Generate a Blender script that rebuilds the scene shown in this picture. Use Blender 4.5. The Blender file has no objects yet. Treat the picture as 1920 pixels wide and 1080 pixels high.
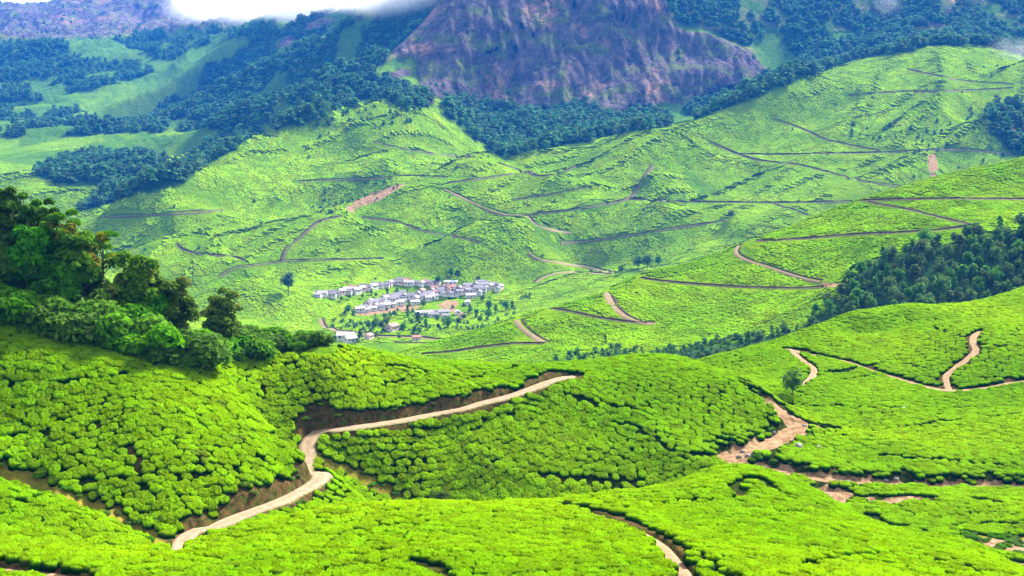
import bpy, math, random
import numpy as np
from mathutils import Vector, Matrix, Euler

# ---------------------------------------------------------------- camera, sky, sun, exposure
scene = bpy.context.scene
random.seed(11); np.random.seed(11)
cam_d = bpy.data.cameras.new("camera")
cam = bpy.data.objects.new("camera", cam_d); scene.collection.objects.link(cam)
scene.camera = cam
cam_d.sensor_width = 36.0
cam_d.lens = 2667.0 / 1920.0 * 36.0
cam_d.clip_start = 0.5; cam_d.clip_end = 30000
cam.location = (0, 0, 160.0)
cam.rotation_euler = (math.radians(90) - math.atan(290.0 / 2667.0), 0, 0)

SUN_EL, SUN_AZ = 42.0, 40.0            # azimuth clockwise from the view direction
world = bpy.data.worlds.new("World"); scene.world = world
world.use_nodes = True
wn, wl = world.node_tree.nodes, world.node_tree.links
wn.clear()
wo = wn.new("ShaderNodeOutputWorld"); bg = wn.new("ShaderNodeBackground")
sky = wn.new("ShaderNodeTexSky"); sky.sky_type = 'NISHITA'; sky.sun_disc = False
sky.sun_elevation = math.radians(SUN_EL); sky.sun_rotation = math.radians(SUN_AZ)
sky.air_density = 1.0; sky.dust_density = 3.0
# bright broken overcast over the blue
wmix = wn.new("ShaderNodeMixRGB"); wtc = wn.new("ShaderNodeTexCoord"); wnz = wn.new("ShaderNodeTexNoise")
wr = wn.new("ShaderNodeValToRGB")
wnz.inputs["Scale"].default_value = 2.2; wnz.inputs["Detail"].default_value = 6
wr.color_ramp.elements[0].position = .25; wr.color_ramp.elements[0].color = (.72, .72, .72, 1)
wr.color_ramp.elements[1].position = .6; wr.color_ramp.elements[1].color = (.95, .95, .95, 1)
wl.new(wtc.outputs["Generated"], wnz.inputs["Vector"]); wl.new(wnz.outputs["Fac"], wr.inputs["Fac"])
wl.new(wr.outputs["Color"], wmix.inputs["Fac"]); wl.new(sky.outputs["Color"], wmix.inputs["Color1"])
wmix.inputs["Color2"].default_value = (4.3, 4.5, 4.7, 1)
wl.new(wmix.outputs["Color"], bg.inputs["Color"]); wl.new(bg.outputs["Background"], wo.inputs["Surface"])
bg.inputs["Strength"].default_value = 0.085

sun_d = bpy.data.lights.new("sun", 'SUN'); sun = bpy.data.objects.new("sun", sun_d)
scene.collection.objects.link(sun)
sun_d.energy = 4.5; sun_d.angle = math.radians(10); sun_d.color = (1, .955, .87)
_e, _a = math.radians(SUN_EL), math.radians(SUN_AZ)
_sd = Vector((math.cos(_e) * math.sin(_a), math.cos(_e) * math.cos(_a), math.sin(_e)))
sun.rotation_euler = _sd.to_track_quat('Z', 'Y').to_euler()

vs = scene.view_settings
scene.display_settings.display_device = 'sRGB'
vs.view_transform = 'Standard'; vs.look = 'None'; vs.exposure = 2.25; vs.gamma = 1.0; vs.use_curve_mapping = False
scene.cycles.max_bounces = 6; scene.cycles.diffuse_bounces = 3; scene.cycles.glossy_bounces = 1
scene.cycles.transmission_bounces = 2; scene.cycles.transparent_max_bounces = 8; scene.cycles.volume_bounces = 3
scene.cycles.use_denoising = True
HAZE = 1
HAZE_DENSITY = 0.00007; HAZE_COL = (.02, .23, .98)
# ---------------------------------------------------------------- terrain core (numpy)
F_PX = 2667.0
PITCH = math.atan(290.0 / F_PX)
CP, SP = math.cos(PITCH), math.sin(PITCH)
Z0 = 160.0                      # eye height above world zero

def te(u, v):
    """direction of a picture point as slopes (x/y, z/y)"""
    X = (np.asarray(u, float) - 960.0) / F_PX
    Y = (540.0 - np.asarray(v, float)) / F_PX
    fy = CP + SP * Y
    fz = -SP + CP * Y
    return X / fy, fz / fy

def uv(t, e):
    """inverse: slopes to picture point"""
    n = CP - SP * e
    return 960.0 + F_PX * t / n, 540.0 - F_PX * (SP + CP * e) / n

CTRL = []
RELIEF = [0., 1.]                # pivot depth and depth scale of the hill being described
def rl(y):
    if y > 1050: return 1050+(y-1050)*.68 if y < 1700 else y-208
    return RELIEF[0]+(y-RELIEF[0])*RELIEF[1]
def pts(*a):
    for q in a: CTRL.append((float(q[0]), float(q[1]), rl(float(q[2]))))
def crest(drop, gap, *a):
    for q in a:
        CTRL.append((float(q[0]), float(q[1]), rl(float(q[2]))))
        CTRL.append((float(q[0]), q[1] + drop, rl(float(q[2])) * (1 + gap)))

# ground under and below the viewpoint (slopes given straight)
NEAR = [(t, y, e) for t in (-.40, -.27, -.14, 0, .14, .27, .40) for y, e in ((2.5, -.60), (7, -.50), (18, -.42), (40, -.385), (65, -.36))]
RELIEF[:] = [98.0, 0.58]
# front mound
pts((-40,1120,94),(150,1110,94),(300,1115,93),(600,1120,90),(900,1125,89),(1200,1120,90),(1500,1120,92),(1800,1120,97),(1960,1120,99))
pts((300,1070,103),(600,1050,106),(900,1045,106),(1200,1045,108),(1500,1050,110),(1750,1065,112),(1960,1100,110))
pts((600,1005,121),(900,990,125),(1200,985,132),(1350,1000,128),(1500,1000,131),(1350,940,158),(1200,950,150),(1500,950,158),(1650,1030,128))
crest(22,.05,(-40,1034,114),(70,1036,116),(150,1040,118),(290,1034,122),(440,997,130),(600,967,138),(740,953,146),(900,949,153),(1050,944,160),(1150,927,168))
crest(8,.05,(1240,921,176),(1370,881,188),(1440,890,187),(1505,915,181),(1570,947,173),(1634,982,163),(1706,1009,153),(1826,1032,142),(1911,1069,131),(1960,1100,126))
RELIEF[:] = [136.0, 0.62]
# lower left spur and grassy gully
pts((-40,1000,119),(0,1000,121),(150,1010,124),(0,950,128),(150,975,129))
crest(4,.02,(-40,895,137),(0,905,136),(90,935,134),(180,970,131),(260,1010,128))
pts((-40,862,142),(0,872,141),(100,918,138),(200,962,134),(290,1010,130),(330,1018,129))
# left hill face
pts((-40,820,147),(0,820,148),(0,740,158),(0,670,166),(100,870,144),(100,740,159),(150,900,141),(200,940,138),(250,972,135),(200,860,146),(200,760,158),(200,690,168),(320,990,135))
pts((340,940,140),(340,850,149),(340,760,162),(400,960,141),(420,900,147),(420,830,156),(500,910,152),(490,860,157),(545,900,160))
crest(10,.06,(-40,603,176),(0,608,176),(100,626,177),(200,646,178),(300,668,180))
crest(30,.07,(400,690,181),(440,742,176),(480,792,170),(520,828,166),(550,858,164))
# back of the ridge under the trees
pts((0,600,190),(100,616,192),(200,634,192),(300,654,193),(400,672,218),(480,672,226))
crest(45,.15,(-40,585,205),(0,590,206),(100,606,208),(200,624,210),(300,645,212),(400,662,229),(500,660,234))
# road run at the foot of the left hill
pts((320,1030,127.5),(380,1000,133),(450,965,141),(520,940,149),(565,920,157),(605,895,167),(590,872,174))
RELIEF[:] = [178.0, 0.35]
# centre hill
pts((640,915,172),(700,935,173),(740,948,178),(840,945,184),(900,942,187),(1000,935,190),(1100,925,194),(1200,918,198),(1320,893,207))
pts((600,850,184),(680,870,186),(700,830,193),(800,870,195),(900,860,201),(1000,860,206),(1100,860,210),(1200,860,213),(1300,860,213))
pts((700,800,201),(800,800,210),(900,800,216),(1000,800,222),(1100,800,228),(1200,800,230),(1280,810,232),(1000,750,236),(1100,745,243))
pts((535,838,184),(640,808,196),(760,785,208),(860,768,219),(950,745,231),(1000,728,240),(1055,708,252))
pts((500,805,189),(480,750,196),(450,700,203),(560,790,196),(600,740,206),(560,700,212),(700,730,219),(700,690,232),(800,740,225),(850,715,238),(950,720,246),(600,680,218),(850,700,250))
crest(40,.10,(560,656,226),(620,652,230),(720,668,248),(860,685,264),(960,692,272),(1080,682,298),(1180,675,328),(1290,684,330))
crest(12,.07,(1350,699,312))
crest(8,.05,(1410,727,286))
pts((1150,710,264),(1200,740,256),(1300,735,266),(1380,760,266),(1300,790,243),(1400,800,258),(1350,825,232),(1250,780,243))
RELIEF[:] = [178.0, 0.55]
# gully bed with bare earth
pts((1445,757,270.7),(1500,790,243.5),(1545,806,236),(1440,825,221.6),(1370,850,207),(1420,872,201.6),(1500,886,198),(1600,897,200),(1700,906,201.6),(1800,906,203),(1960,909,203),
    (1560,932,185),(1640,977,167),(1700,990,163))
pts((1600,860,218),(1600,925,189),(1700,860,218),(1800,860,219),(1960,860,220),(1700,950,178),(1800,950,178),(1960,950,180),(1800,1000,156),(1960,1000,160),(1900,1040,142),(1960,1060,136),
    (1500,840,220),(1600,810,250),(1700,800,250),(1800,790,254),(1960,780,257),(1600,765,272),(1700,762,272),(1820,765,272),(1960,765,272))
RELIEF[:] = [170., .58]
# right knolls
pts((1510,722,296),(1600,735,292),(1700,745,286),(1800,748,285),(1960,745,284),(1450,720,305),(1380,700,318))
pts((1480,655,350),(1530,690,322),(1600,683,330),(1700,714,309),(1780,733,296),(1850,727,296),(1960,714,298),(1600,650,352),(1700,650,344),(1700,680,326),(1850,690,312),(1830,650,328),(1960,660,322))
crest(4,.025,(1620,628,368),(1740,609,372),(1850,601,372),(1960,606,368))
crest(25,.08,(1230,712,345),(1300,682,352),(1400,657,362),(1480,641,370),(1510,622,378),(1600,592,392),(1700,581,402),(1800,577,412),(1860,562,425),(1920,539,440),(1960,525,445))
RELIEF[:] = [480.0, 0.62]
# middle hill
pts((1250,674,470),(1160,676,478),(1400,655,470),(1080,670,488),(980,675,505),(900,673,520),(780,670,555),(700,675,590),(1550,620,480),(1800,575,500),(1960,530,515))
pts((1960,430,570),(1840,440,570),(1700,470,560),(1550,545,535),(1600,500,560),(1230,606,560),(1150,560,598),(1140,610,555),(1190,520,642),(1300,530,620),(1500,541,575),(1570,535,565),(1380,470,662),(1440,500,615),
    (1820,423,600),(1700,435,605),(1420,449,665),(1600,410,670),(1800,372,668),(1960,373,670),(1620,378,700),(1300,600,555),(1400,560,575),(1400,600,540),(1300,640,520),(1150,640,530),(1050,625,550),(1020,578,615),
    (1015,640,535),(975,590,612),(900,650,555),(1100,590,570),(820,655,580))
crest(40,.10,(1960,286,735),(1920,297,730),(1800,325,724),(1700,355,718),(1600,381,711),(1500,415,703),(1420,446,695),(1300,492,682),(1200,515,668),(1140,541,656),(1050,572,642),(960,597,636),(860,627,628),(780,652,618),(700,675,600))
RELIEF[:] = [0.0, 1.0]
# village basin
pts((780,640,805),(700,632,830),(640,640,820),(740,612,870),(860,598,905),(600,610,900),(500,600,900),(400,600,880),(300,600,870),(450,560,950),(930,595,900),(960,570,960),(700,577,960),(850,552,1005),(920,545,1020),
    (1000,552,985),(600,557,1020),(680,545,1040),(760,532,1070),(550,522,1070),(820,530,1070),(1050,520,1040),(1100,508,1055),(1160,512,1030),(1210,500,1040),(1000,530,1040),(300,560,960),(150,560,940),(-40,560,940))
# great slope behind the village
pts((400,500,1100),(250,480,1110),(100,480,1100),(300,430,1190),(500,465,1150),(620,480,1130),(700,480,1140),(900,480,1130),(1100,460,1160),(1300,455,1150),(1400,425,1200),(1300,400,1240),
    (200,420,1215),(350,400,1240),(500,400,1260),(700,400,1260),(900,400,1245),(1100,400,1245),(1500,390,1240),(1700,370,1260),(1960,350,1290),
    (400,340,1370),(600,330,1410),(800,330,1390),(1000,330,1380),(1200,330,1370),(1400,330,1365),(1600,330,1355),(1800,310,1370),(1960,290,1390),
    (500,280,1530),(620,260,1570),(700,270,1540),(820,300,1460),(900,300,1460),(1100,285,1480),(1300,260,1520),(1500,260,1490),(1700,250,1480),(1900,240,1480),
    (1450,200,1620),(1600,180,1630),(1800,180,1590),(1960,190,1570),(1650,130,1740),(1800,120,1730),(1900,130,1720))
crest(14,.05,(900,300,1500),(960,290,1540),(1060,272,1600),(1200,250,1650),(1280,235,1680),(1350,208,1710),(1450,170,1740),(1550,130,1775),(1650,105,1805),(1750,88,1835),(1850,92,1835),(1960,105,1830))
crest(24,.07,(-40,440,1230),(60,425,1240),(150,403,1265),(240,377,1310),(330,347,1360),(400,312,1440),(470,274,1540))
pts((550,240,1650),(640,205,1780),(700,190,1850),(760,200,1830),(830,212,1780),(780,240,1650),(740,180,1900))
# forest hollow and cliff
pts((900,275,1700),(950,262,1800),(1050,245,1850),(870,215,1880),(950,208,1990),(1100,203,2015),(1200,215,1970),(1250,190,2050),(1400,155,2110),(1500,125,2130),(1650,92,2120),(1800,75,2110),(1960,85,2090))
pts((820,170,1985),(820,100,2030),(840,10,2100),(1000,110,2065),(1000,0,2130),(1200,110,2095),(1200,0,2165),(1400,70,2200),(1400,0,2270),(1600,50,2240),(1600,0,2310),(1800,40,2180),(1800,0,2250),(1960,40,2160),(1960,0,2230))
pts((840,-150,2300),(1000,-160,2330),(1200,-150,2400),(1400,-140,2600),(1700,-140,2600),(1960,-140,2500),(1000,-230,3000),(1400,-240,3100),(1900,-240,3100),(1200,-200,4200),(1900,-200,4200))
# left edge of the cliff and the forest slope
pts((720,108,2120),(770,55,2180),(690,130,2110),(600,190,2050),(500,215,2130),(420,236,2160),(740,60,2450),(760,20,2560),(700,60,2560),(600,100,2430),(600,50,2850),(500,100,2700),(500,160,2380),(400,190,2380),(380,130,2780),(470,70,3000),(640,10,3100),
    (520,30,3200),(760,-40,2900),(650,-60,3400))
# left valley patch
pts((-40,380,1480),(60,370,1500),(160,385,1480),(0,330,1700),(100,325,1740),(250,345,1640),(350,320,1700),(200,295,1860),(330,285,1900),(0,275,1980),(150,262,2040),(300,258,2060),(420,242,2110),(-40,275,1980))
crest(10,.05,(-40,240,2260),(0,240,2260),(100,244,2280),(220,246,2290),(300,245,2300))
pts((0,215,2520),(100,205,2600),(200,215,2560),(300,195,2640),(330,160,2800),(230,170,2780),(0,195,2650),(0,150,2900),(120,140,2950),(260,140,2950),(290,110,3120),(200,90,3250),(0,100,3200),(400,80,3300),(320,95,3250))
pts((0,70,3700),(150,65,3750),(300,50,3800),(420,40,3900),(0,35,4150),(150,35,4150),(300,15,4300),(400,0,4300),(520,-30,4300))
crest(10,.06,(-40,5,4500),(0,9,4500),(75,14,4500),(145,1,4550),(220,-15,4600),(350,-45,4700),(500,-90,4800),(650,-130,4800),(800,-170,4700))
for t_ in (-.36, -.2, 0, .2, .36):
    NEAR.append((t_, 6800, .045))

CT = np.array(CTRL)
ct, ce = te(CT[:, 0], CT[:, 1])
P_ = np.concatenate([np.stack([ct, np.log(CT[:, 2])], 1), np.array([(a, math.log(b)) for a, b, c in NEAR])])
V_ = np.concatenate([ce, np.array([c for a, b, c in NEAR])])
W_ = np.array([1.0, 1.0])

def kern(d2):
    return 0.5 * d2 * np.log(d2 + 1e-12)

def rbf_fit(P, V, lam=2e-5):
    n = len(P)
    d2 = ((P[:, None] - P[None]) ** 2).sum(-1)
    A = np.zeros((n + 3, n + 3))
    A[:n, :n] = kern(d2) + lam * np.eye(n)
    A[:n, n] = A[n, :n] = 1
    A[:n, n + 1:] = P; A[n + 1:, :n] = P.T
    return np.linalg.solve(A, np.concatenate([V, np.zeros(3)]))

def rbf_eval(P, w, Q):
    out = np.empty(len(Q)); n = len(P)
    pp = (P ** 2).sum(1)
    for i in range(0, len(Q), 20000):
        q = Q[i:i + 20000]
        d2 = np.maximum((q ** 2).sum(1)[:, None] + pp[None] - 2 * q @ P.T, 0).astype(np.float32)
        out[i:i + 20000] = (0.5 * d2 * np.log(d2 + 1e-12)) @ w[:n] + w[n] + q @ w[n + 1:]
    return out

TN, T0, T1 = 330, -.40, .40
SA, SB = math.log(2.5), math.log(80.0)
SC = math.log(6800.0)
NS1, NS2 = 40, 800
def s_to_k(s):                        # log distance -> grid row
    return np.where(s < SB, (s - SA) / (SB - SA) * NS1, NS1 + (s - SB) / (SC - SB) * NS2)
def k_to_s(k):
    return np.where(k < NS1, SA + (SB - SA) * k / NS1, SB + (SC - SB) * (k - NS1) / NS2)

wts = rbf_fit(P_ * W_, V_)
tg = np.linspace(T0, T1, TN); kg = np.arange(NS1 + NS2 + 1)
TT, SS = np.meshgrid(tg, k_to_s(kg), indexing='ij')
EG = rbf_eval(P_ * W_, wts, np.stack([TT.ravel(), SS.ravel()], 1)).reshape(TT.shape)

def cubic(G, fi, fj):
    """Catmull-Rom lookup"""
    ni, nj = G.shape
    fi = np.clip(fi, 0, ni - 1.001); fj = np.clip(fj, 0, nj - 1.001)
    i = fi.astype(int); j = fj.astype(int); a = fi - i; b = fj - j
    def w(f): return (-.5*f+f*f-.5*f**3, 1-2.5*f*f+1.5*f**3, .5*f+2*f*f-1.5*f**3, -.5*f*f+.5*f**3)
    wa, wb = w(a), w(b); out = 0
    for p in range(4):
        ii = np.clip(i + p - 1, 0, ni - 1)
        for q in range(4):
            out = out + wa[p] * wb[q] * G[ii, np.clip(j + q - 1, 0, nj - 1)]
    return out

TLIM = .375
def tclamp(t):
    a = np.abs(t); m = .36
    return np.sign(t) * np.where(a < m, a, m + (TLIM - m) * np.tanh((a - m) / (TLIM - m)))

# gradient noise
_rng = np.random.RandomState(7)
_perm = _rng.permutation(256); _perm = np.concatenate([_perm, _perm, _perm])
_ang = _rng.rand(256) * 2 * math.pi; _gx, _gy = np.cos(_ang), np.sin(_ang)
def noise(x, y, seed=0):
    x = np.asarray(x, float) + seed * 17.31; y = np.asarray(y, float) + seed * 9.77
    xi = np.floor(x).astype(int); yi = np.floor(y).astype(int); fx = x - xi; fy = y - yi
    ux = fx*fx*fx*(fx*(fx*6-15)+10); uy = fy*fy*fy*(fy*(fy*6-15)+10)
    def g(a, b):
        h = _perm[(_perm[(xi + a) & 255] + yi + b) & 255]
        return _gx[h] * (fx - a) + _gy[h] * (fy - b)
    n0 = g(0,0)*(1-ux)+g(1,0)*ux; n1 = g(0,1)*(1-ux)+g(1,1)*ux
    return (n0*(1-uy)+n1*uy) * 1.4
def fbm(x, y, oct=4, seed=0, gain=.5):
    s = 0; a = 1; f = 1
    for o in range(oct):
        s = s + a * noise(x * f, y * f, seed + o * 3); a *= gain; f *= 2.03
    return s
def ridged(x, y, oct=4, seed=0):
    s = 0; a = 1; f = 1
    for o in range(oct):
        s = s + a * (1 - 2 * np.abs(noise(x * f, y * f, seed + o * 3))); a *= .5; f *= 2.1
    return s
def sstep(a, b, x):
    q = np.clip((x - a) / (b - a), 0, 1); return q * q * (3 - 2 * q)

def in_poly(px, py, poly):
    c = np.zeros(px.shape, bool); n = len(poly)
    for i in range(n):
        x1, y1 = poly[i]; x2, y2 = poly[(i + 1) % n]
        if y1 == y2: continue
        m = (y1 > py) != (y2 > py)
        c ^= m & (px < (x2 - x1) * (py - y1) / (y2 - y1) + x1)
    return c
def poly_soft(px, py, poly, wid):
    """1 inside, fading over wid picture units, by distance to the edges"""
    ins = in_poly(px, py, poly); d2 = np.full(px.shape, 1e9); n = len(poly)
    for i in range(n):
        x1, y1 = poly[i]; x2, y2 = poly[(i + 1) % n]
        L = (x2-x1)**2 + (y2-y1)**2 + 1e-9
        h = np.clip(((px-x1)*(x2-x1) + (py-y1)*(y2-y1)) / L, 0, 1)
        d2 = np.minimum(d2, (px-x1-h*(x2-x1))**2 + (py-y1-h*(y2-y1))**2)
    d = np.sqrt(d2) * np.where(ins, 1, -1)
    return np.clip(.5 + d / wid, 0, 1)

ROCK_Z = [(1700, 5000, [(722,112),(760,62),(800,25),(838,-60),(1240,-60),(1262,50),(1320,62),(1400,90),(1445,132),(1400,160),(1330,172),(1290,200),(1240,192),(1150,215),(1060,200),(1000,203),(930,200),(880,182),(850,178),(825,202),(800,190),(785,150),(770,105)]),
          (2900, 6000, [(-60,72),(70,72),(170,70),(300,58),(380,52),(450,40),(560,20),(640,-10),(640,-250),(-60,-60)]),
          (2000, 4000, [(505,98),(560,52),(590,30),(630,32),(615,58),(570,78)]),
          (1700, 2500, [(696,168),(748,128),(772,140),(720,176)]),
          (1750, 3000, [(1730,66),(1785,-2),(1800,-4),(1760,62),(1740,68)])]
def base_z(x, y):
    """height of the bare ground, world metres, for y > 2"""
    t = x / y; s = np.log(y)
    e = cubic(EG, (tclamp(t) - T0) / (T1 - T0) * (TN - 1), s_to_k(s))
    z = e * y
    # folds and spurs on the far slopes, running down towards the left
    a = sstep(850, 1250, y)
    dx, dy = .62, .78
    q = x * dx + y * dy; p = x * dy - y * dx
    w = 60 * fbm(x / 330, y / 330, 2, 21)
    rg = ridged((p + w) / 135, (q + w) / 560, 2, 5) - .55
    z = z + a * (1 + .8 * sstep(1900, 3000, y)) * 16 * rg * (1 - sstep(3000, 3700, y)) * (1 - .5 * sstep(1450, 1600, y) * (1 - sstep(1640, 1700, y)))
    z = z + a * 2.2 * fbm(x / 60, y / 60, 2, 11)
    z = z + sstep(2700, 3300, y) * 26 * (ridged(x / 240, y / 420, 4, 15) - .9)
    b = sstep(280, 450, y) * (1 - a)
    z = z + b * (2.0 * fbm(x / 60, y / 70, 3, 31))
    z = z + (sstep(70, 110, y)) * .35 * fbm(x / 13, y / 13, 2, 41) * (1 - sstep(350, 500, y))
    return z
def sag_dist(x, y, P):
    d2 = np.full(x.shape, 1e12); hh = np.zeros(x.shape)
    for i in range(len(P)-1):
        ax, ay = P[i]; bx, by = P[i+1]; L = (bx-ax)**2+(by-ay)**2
        h = np.clip(((x-ax)*(bx-ax)+(y-ay)*(by-ay))/L, 0, 1); q = (x-ax-h*(bx-ax))**2+(y-ay-h*(by-ay))**2
        b = q < d2; d2 = np.where(b, q, d2); hh = np.where(b, (i+h)/(len(P)-1), hh)
    return np.sqrt(d2), hh
def cast(u, v, ymin=80., ymax=6500., zf=None):
    """ground points seen at picture points (u, v); returns x, y, z arrays"""
    t, e = te(u, v); t = np.atleast_1d(t); e = np.atleast_1d(e)
    ys = np.exp(np.linspace(math.log(ymin), math.log(ymax), 1400))
    X = t[:, None] * ys[None]; Y = np.broadcast_to(ys[None], X.shape)
    Z = (zf or base_z)(X, Y); D = Z / Y - e[:, None]
    hit = D >= 0; k = np.argmax(hit, 1); k = np.where(hit.any(1), k, len(ys) - 1); k = np.maximum(k, 1)
    r = np.arange(len(t)); d0 = D[r, k - 1]; d1 = D[r, k]
    f = np.clip(-d0 / (d1 - d0 + 1e-12), 0, 1)
    y = ys[k - 1] + f * (ys[k] - ys[k - 1])
    return t * y, y, (zf or base_z)(t * y, y)

# the larger spurs of the far slopes: crest line, height and half width in metres
SPURS = [([(838,214),(760,255),(675,285),(575,332),(450,372),(330,400)], 20, 48), ([(650,205),(560,252),(470,302),(400,340),(310,378)], 14, 36),
    ([(1010,312),(900,338),(760,380),(640,412),(520,436),(400,458),(320,478)], 20, 48), ([(780,300),(700,335),(600,372),(480,405),(340,432),(220,455)], 16, 42),
    ([(1140,372),(1050,402),(960,432),(880,462),(780,482),(680,500),(590,520),(500,546)], 20, 46), ([(1290,275),(1220,315),(1150,345),(1060,378)], 18, 44),
    ([(1560,150),(1440,215),(1350,262),(1270,330),(1200,395)], 16, 55), ([(1010,440),(950,478),(890,512),(860,536)], 13, 32), ([(1300,400),(1180,428),(1080,452),(1000,482),(960,505)], 14, 38),
    ([(1800,200),(1700,260),(1600,320),(1480,370),(1350,430)], 14, 52), ([(420,470),(330,492),(240,515),(180,540)], 12, 36), ([(700,440),(600,462),(480,490),(400,515)], 13, 36),
    ([(760,120),(640,170),(520,215),(430,235)], 26, 60), ([(700,70),(590,110),(480,160),(380,210)], 30, 75), ([(600,45),(500,80),(420,120),(330,175)], 26, 80),
    ([(1800,330),(1700,345),(1560,385),(1450,420)], 8, 34)]
_Y = np.exp(SS); _X = TT*_Y; _dz = np.zeros(TT.shape)
for _L, _A, _w in SPURS:
    _px, _py, _pz = cast([q[0] for q in _L], [q[1] for q in _L], 800., 4000.); _P = np.stack([_px, _py], 1)
    _m = (_X > _px.min()-4*_w) & (_X < _px.max()+4*_w) & (_Y > _py.min()-4*_w) & (_Y < _py.max()+4*_w)
    _wx = _X[_m]+14*noise(_X[_m]/70, _Y[_m]/70, 13); _wy = _Y[_m]+14*noise(_X[_m]/70, _Y[_m]/70, 14)
    _d, _h = sag_dist(_wx, _wy, _P); _d = _d/_w
    _dz[_m] += _A*(np.exp(-_d**1.5)-.55*np.exp(-((_d-1.7)/.6)**2))*sstep(0, .12, _h)*(1-.4*_h)
EG = EG + _dz/_Y
# ---------------------------------------------------------------- materials
class NT:
    def __init__(s, name):
        s.m = bpy.data.materials.new(name); s.m.use_nodes = True
        s.n, s.l = s.m.node_tree.nodes, s.m.node_tree.links; s.n.clear()
        s.out = s.n.new("ShaderNodeOutputMaterial")
    def put(s, sock, v):
        if isinstance(v, bpy.types.NodeSocket): s.l.new(v, sock)
        elif isinstance(v, (tuple, list)) and sock.type == 'RGBA': sock.default_value = tuple(v)[:3] + (1,)
        elif v is not None: sock.default_value = v
    def obj(s): return s.n.new("ShaderNodeTexCoord").outputs["Object"]
    def pos(s): return s.n.new("ShaderNodeNewGeometry").outputs["Position"]
    def scaled(s, v, sc):
        m = s.n.new("ShaderNodeVectorMath"); m.operation = 'MULTIPLY'; s.put(m.inputs[0], v); m.inputs[1].default_value = sc; return m.outputs[0]
    def noise(s, v, scale, detail=3, rough=.55, dist=0.0):
        t = s.n.new("ShaderNodeTexNoise"); s.put(t.inputs["Vector"], v); t.inputs["Scale"].default_value = scale
        t.inputs["Detail"].default_value = detail; t.inputs["Roughness"].default_value = rough; t.inputs["Distortion"].default_value = dist
        return t.outputs["Fac"]
    def vor(s, v, scale, feat='F1', rnd=1.0):
        t = s.n.new("ShaderNodeTexVoronoi"); t.feature = feat; s.put(t.inputs["Vector"], v); t.inputs["Scale"].default_value = scale
        t.inputs["Randomness"].default_value = rnd
        return t.outputs["Distance"]
    def rng(s, v, a, b, c=0., d=1.):
        t = s.n.new("ShaderNodeMapRange"); s.put(t.inputs[0], v); t.inputs[1].default_value = a; t.inputs[2].default_value = b
        t.inputs[3].default_value = c; t.inputs[4].default_value = d; t.clamp = True; return t.outputs[0]
    def math(s, op, a, b=0.):
        t = s.n.new("ShaderNodeMath"); t.operation = op; s.put(t.inputs[0], a); s.put(t.inputs[1], b); return t.outputs[0]
    def mix(s, f, a, b, mode='MIX'):
        t = s.n.new("ShaderNodeMixRGB"); t.blend_type = mode; s.put(t.inputs[0], f); s.put(t.inputs[1], a); s.put(t.inputs[2], b); return t.outputs[0]
    def bump(s, h, dist, strength=1.0):
        t = s.n.new("ShaderNodeBump"); t.inputs["Strength"].default_value = strength; t.inputs["Distance"].default_value = dist
        s.put(t.inputs["Height"], h); return t.outputs[0]
    def attr(s, name):
        t = s.n.new("ShaderNodeAttribute"); t.attribute_name = name; return t
    def rand(s): return s.n.new("ShaderNodeObjectInfo").outputs["Random"]
    def sep(s, v):
        t = s.n.new("ShaderNodeSeparateXYZ"); s.put(t.inputs[0], v); return t.outputs
    def hsv(s, c, h=.5, sa=1., v=1.):
        t = s.n.new("ShaderNodeHueSaturation"); s.put(t.inputs["Color"], c); s.put(t.inputs["Hue"], h); s.put(t.inputs["Saturation"], sa); s.put(t.inputs["Value"], v); return t.outputs[0]
    def done(s, col, rough=.8, spec=.2, normal=None, transl=0.0):
        p = s.n.new("ShaderNodeBsdfPrincipled"); s.put(p.inputs["Base Color"], col); s.put(p.inputs["Roughness"], rough)
        p.inputs["Specular IOR Level"].default_value = spec
        if normal is not None: s.put(p.inputs["Normal"], normal)
        sh = p.outputs[0]
        if transl:
            t = s.n.new("ShaderNodeBsdfTranslucent"); s.put(t.inputs[0], col)
            if normal is not None: s.put(t.inputs["Normal"], normal)
            m = s.n.new("ShaderNodeMixShader"); m.inputs[0].default_value = transl
            s.l.new(sh, m.inputs[1]); s.l.new(t.outputs[0], m.inputs[2]); sh = m.outputs[0]
        s.l.new(sh, s.out.inputs["Surface"]); return s.m

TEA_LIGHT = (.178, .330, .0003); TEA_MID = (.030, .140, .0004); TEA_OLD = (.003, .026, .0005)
SOIL = (.20, .085, .036); TRACK = (.27, .185, .115); DRYGRASS = (.20, .17, .02)

def mat_bush(zs=1.0, name="tea_leaves", k=(1., 1., 1.)):
    TL, TM, TO = [tuple(q*w for q, w in zip(c, k)) for c in (TEA_LIGHT, TEA_MID, TEA_OLD)]
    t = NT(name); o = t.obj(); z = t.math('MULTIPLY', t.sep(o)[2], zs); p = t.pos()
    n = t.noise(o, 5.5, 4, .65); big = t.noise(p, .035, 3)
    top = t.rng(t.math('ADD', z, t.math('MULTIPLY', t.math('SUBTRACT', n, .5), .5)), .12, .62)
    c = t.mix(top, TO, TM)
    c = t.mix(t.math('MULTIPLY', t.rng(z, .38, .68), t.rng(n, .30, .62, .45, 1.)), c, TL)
    c = t.hsv(c, t.rng(t.rand(), 0, 1, .492, .508), 1.0, t.rng(t.rand(), 0, 1, .66, 1.18))
    c = t.mix(t.rng(t.noise(p, .31, 2, .5), .66, .74, 0, .55), c, (.075, .085, .012))
    c = t.hsv(c, t.rng(big, .3, .7, .512, .488), 1., t.rng(big, .3, .7, .78, 1.15))
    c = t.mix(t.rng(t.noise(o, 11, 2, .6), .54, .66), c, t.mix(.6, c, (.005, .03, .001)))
    return t.done(c, .85, .0, t.bump(t.noise(o, 10, 3, .7), .14, 1.), .12)

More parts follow.
